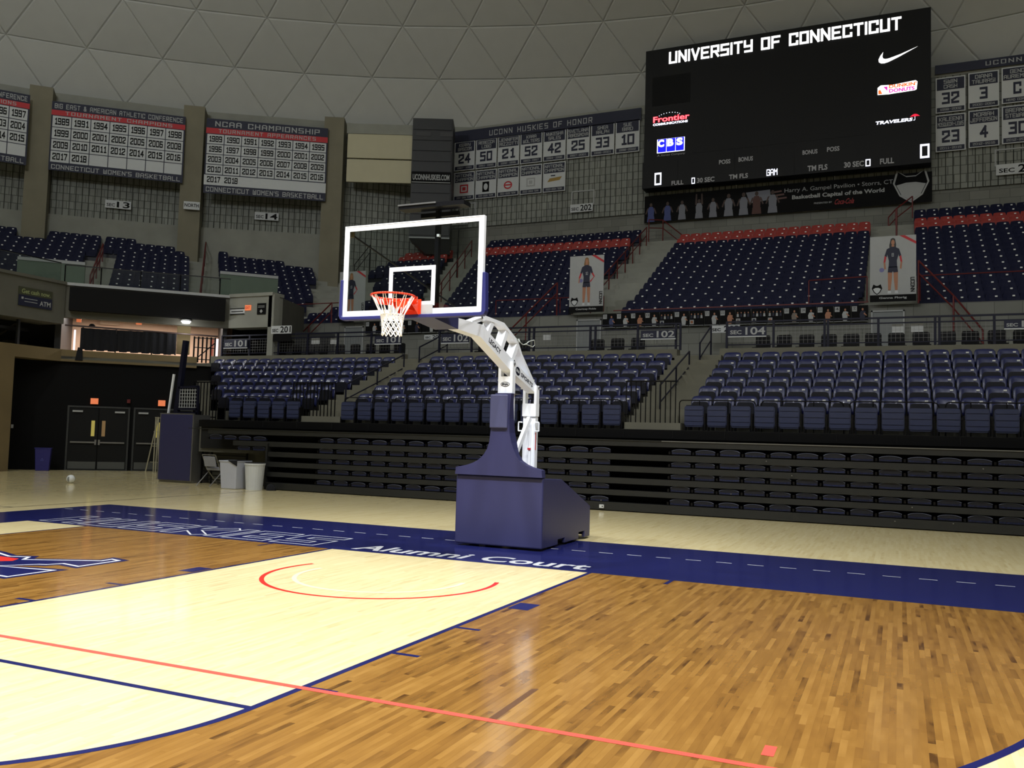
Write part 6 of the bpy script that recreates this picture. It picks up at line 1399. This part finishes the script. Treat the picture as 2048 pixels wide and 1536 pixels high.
# trolley of poles in front of the right doors
r = empty('pole_rack', (-17.2, 12.4, 0), 'pale metal pole rack standing in front of the corner doors', 'rack')
q0 = atZ(292, 944); r.location = (q0.x+.35, q0.y, 0)
for i, (xa, xb) in enumerate([(-.38, -.02), (-.02, -.12), (.08, .0), (.22, -.02), (.3, .42)]): m_ = MB(); m_.tube((xa, 0, 0), (xb+.1, 0, 1.9), .022, 6); m_.build('pole', rackw, r)
m_ = MB(); m_.bar((-.05, 0, 1.88), (.5, 0, 1.86), .03, .03); m_.build('top_bar', rackw, r)
for z in (.35, .9, 1.4): m_ = MB(); m_.bar((-.25+z*.1, .02, z), (.3, .02, z), .02, .02); m_.build('cross_bar', rackw, r)
# folding chair
r = empty('folding_chair', (-12.0, 8.9, 0), 'grey padded folding chair facing right, beside the white bins', 'chair', rz=0)
r.rotation_euler = (0, 0, math.radians(86)); r.scale = (1.08, 1.08, 1.0)
fx = chairfab
m_ = MB(); m_.prism([(x, y, .42) for x, y in [(-.05, -.22), (.30, -.22), (.42, -.15), (.42, .15), (.30, .22), (-.05, .22)]], (0, 0, .075)); bev(m_.build('seat', fx, r), .02)
m_ = MB(); m_.prism([(-.10, -.2, .52), (-.10, .2, .52), (-.17, .2, .80), (-.17, -.2, .80)], (-.03, 0, 0)); bev(m_.build('backrest', fx, r), .012, 2)
for sy in (-.23, .23):
    m_ = MB(); m_.path([(.38, sy, 0), (-.02, sy, .45), (-.19, sy, .84)], .013, 6); m_.build('leg', steel, r)
    m_ = MB(); m_.path([(-.35, sy, 0), (.1, sy, .44)], .013, 6); m_.build('leg', steel, r)
m_ = MB(); m_.tube((-.19, -.23, .84), (-.19, .23, .84), .013, 6); m_.build('top_rail', steel, r); m_ = MB(); m_.tube((.22, -.23, .18), (.22, .23, .18), .01, 6); m_.build('stretcher', steel, r)
# bins
r = empty('waste_bin', (-10.85, 8.42, 0), 'square pale grey bin, left of the pair at the bleacher end', 'bin'); w0, w1 = .24, .285
m_ = MB(); m_.add([(-w0, -w0, 0), (w0, -w0, 0), (w0, w0, 0), (-w0, w0, 0), (-w1, -w1, .72), (w1, -w1, .72), (w1, w1, .72), (-w1, w1, .72)], [(0, 3, 2, 1), (0, 1, 5, 4), (1, 2, 6, 5), (2, 3, 7, 6), (3, 0, 4, 7), (4, 5, 6, 7)]); bev(m_.build('body', greyplast, r), .02)
m_ = MB(); m_.box(-.30, .30, -.30, .30, .70, .735); bev(m_.build('rim', greyplast, r), .01)
m_ = MB(); m_.prism([(.02, -.31, .735), (.31, -.31, .60), (.31, -.31, .735)], (0, .02, 0)); m_.box(.02, .30, -.3, .3, .735, .745); m_.build('bag_edge', blackcloth, r)
r = empty('waste_bin', (-10.22, 8.44, 0), 'round white bin with black liner, right of the pair', 'bin'); m_ = MB(); m_.tube((0, 0, 0), (0, 0, .66), .21, 24, r2=.255); m_.build('body', white, r, smooth=False)
m_ = MB(); m_.tube((0, 0, .64), (0, 0, .685), .268, 24); m_.build('rim', white, r); m_ = MB(); m_.tube((0, 0, .685), (0, 0, .70), .25, 24); m_.build('liner', blackcloth, r)
m_ = MB(); m_.box(-.05, .05, -.27, -.24, .4, .5); 
r = empty('black_bundle', (-9.75, 8.52, 0), 'small black bundle on the floor right of the bins', 'bag'); m_ = MB()
for i in range(4):
    for j in range(10):
        def S_(i_, j_): th, ph = math.pi/2*i_/4, 2*math.pi*j_/10; k_ = 1+.2*math.sin(3*ph+i_); return (.14*math.cos(th)*math.cos(ph)*k_, .1*math.cos(th)*math.sin(ph), .17*math.sin(th))
        m_.face([S_(i, j), S_(i, j+1), S_(i+1, j+1), S_(i+1, j)])
m_.build('cloth', blackcloth, r)
# blue recycling bin
q = atZ(88, 941); r = empty('recycling_bin', (q.x+.05, q.y-.1, 0), 'slim dark blue recycling bin against the black corner wall', 'bin', rz=math.radians(45))
m_ = MB(); m_.add([(-.2, -.14, 0), (.2, -.14, 0), (.2, .14, 0), (-.2, .14, 0), (-.24, -.17, .74), (.24, -.17, .74), (.24, .17, .74), (-.24, .17, .74)], [(0, 3, 2, 1), (0, 1, 5, 4), (1, 2, 6, 5), (2, 3, 7, 6), (3, 0, 4, 7), (4, 5, 6, 7)]); bev(m_.build('body', bluebin, r), .015, 2)
m_ = MB(); m_.box(-.255, .255, -.185, .185, .73, .76); m_.build('rim', bluebin, r)
m_ = MB(); F = Frame((0, -.16, 0), (1, 0, 0), (0, 0, 1), (0, -1, 0)); m_.path([F.p(-.05, .34, .01), F.p(.03, .34, .01), F.p(-.01, .42, .01)], .007, 4, closed=True); m_.build('recycling_mark', mat('pale_blue_print', (90, 96, 170), .6), r)
# volleyball
q = atZ(141, 966); r = empty('volleyball', (q.x, q.y, 0), 'white volleyball with blue and grey panels on the wood floor', 'ball'); R_b = .108; BMS = [MB(), MB(), MB()]; n1, n2 = 24, 16
for i in range(n1):
    for j in range(n2):
        def S_(i_, j_): ph, th = 2*math.pi*i_/n1, -math.pi/2+math.pi*j_/n2; return (R_b*math.cos(th)*math.cos(ph), R_b*math.cos(th)*math.sin(ph), R_b+R_b*math.sin(th))
        c_ = 0
        if 3 < j < 11: c_ = [0, 1, 0, 2, 0, 0][(i//2) % 6]
        BMS[c_].face([S_(i, j), S_(i+1, j), S_(i+1, j+1), S_(i, j+1)])
for mb_, mm, nm in zip(BMS, (ballw, ballb, ballg), ('white_panel', 'blue_panel', 'grey_panel')): mb_.build(nm, mm, r, smooth=True)
# outlet box on the bleacher kick board
r = empty('outlet_plate', (-.88, 8.70, .09), 'small white outlet box on the lowest bleacher board', 'outlet'); m_ = MB(); m_.box(-.05, .05, -.02, .02, -.035, .04); m_.build('box', white, r); m_ = MB(); m_.box(.01, .035, -.024, -.019, -.01, .015); m_.build('socket', blackprint, r)
bpy.context.view_layer.update()
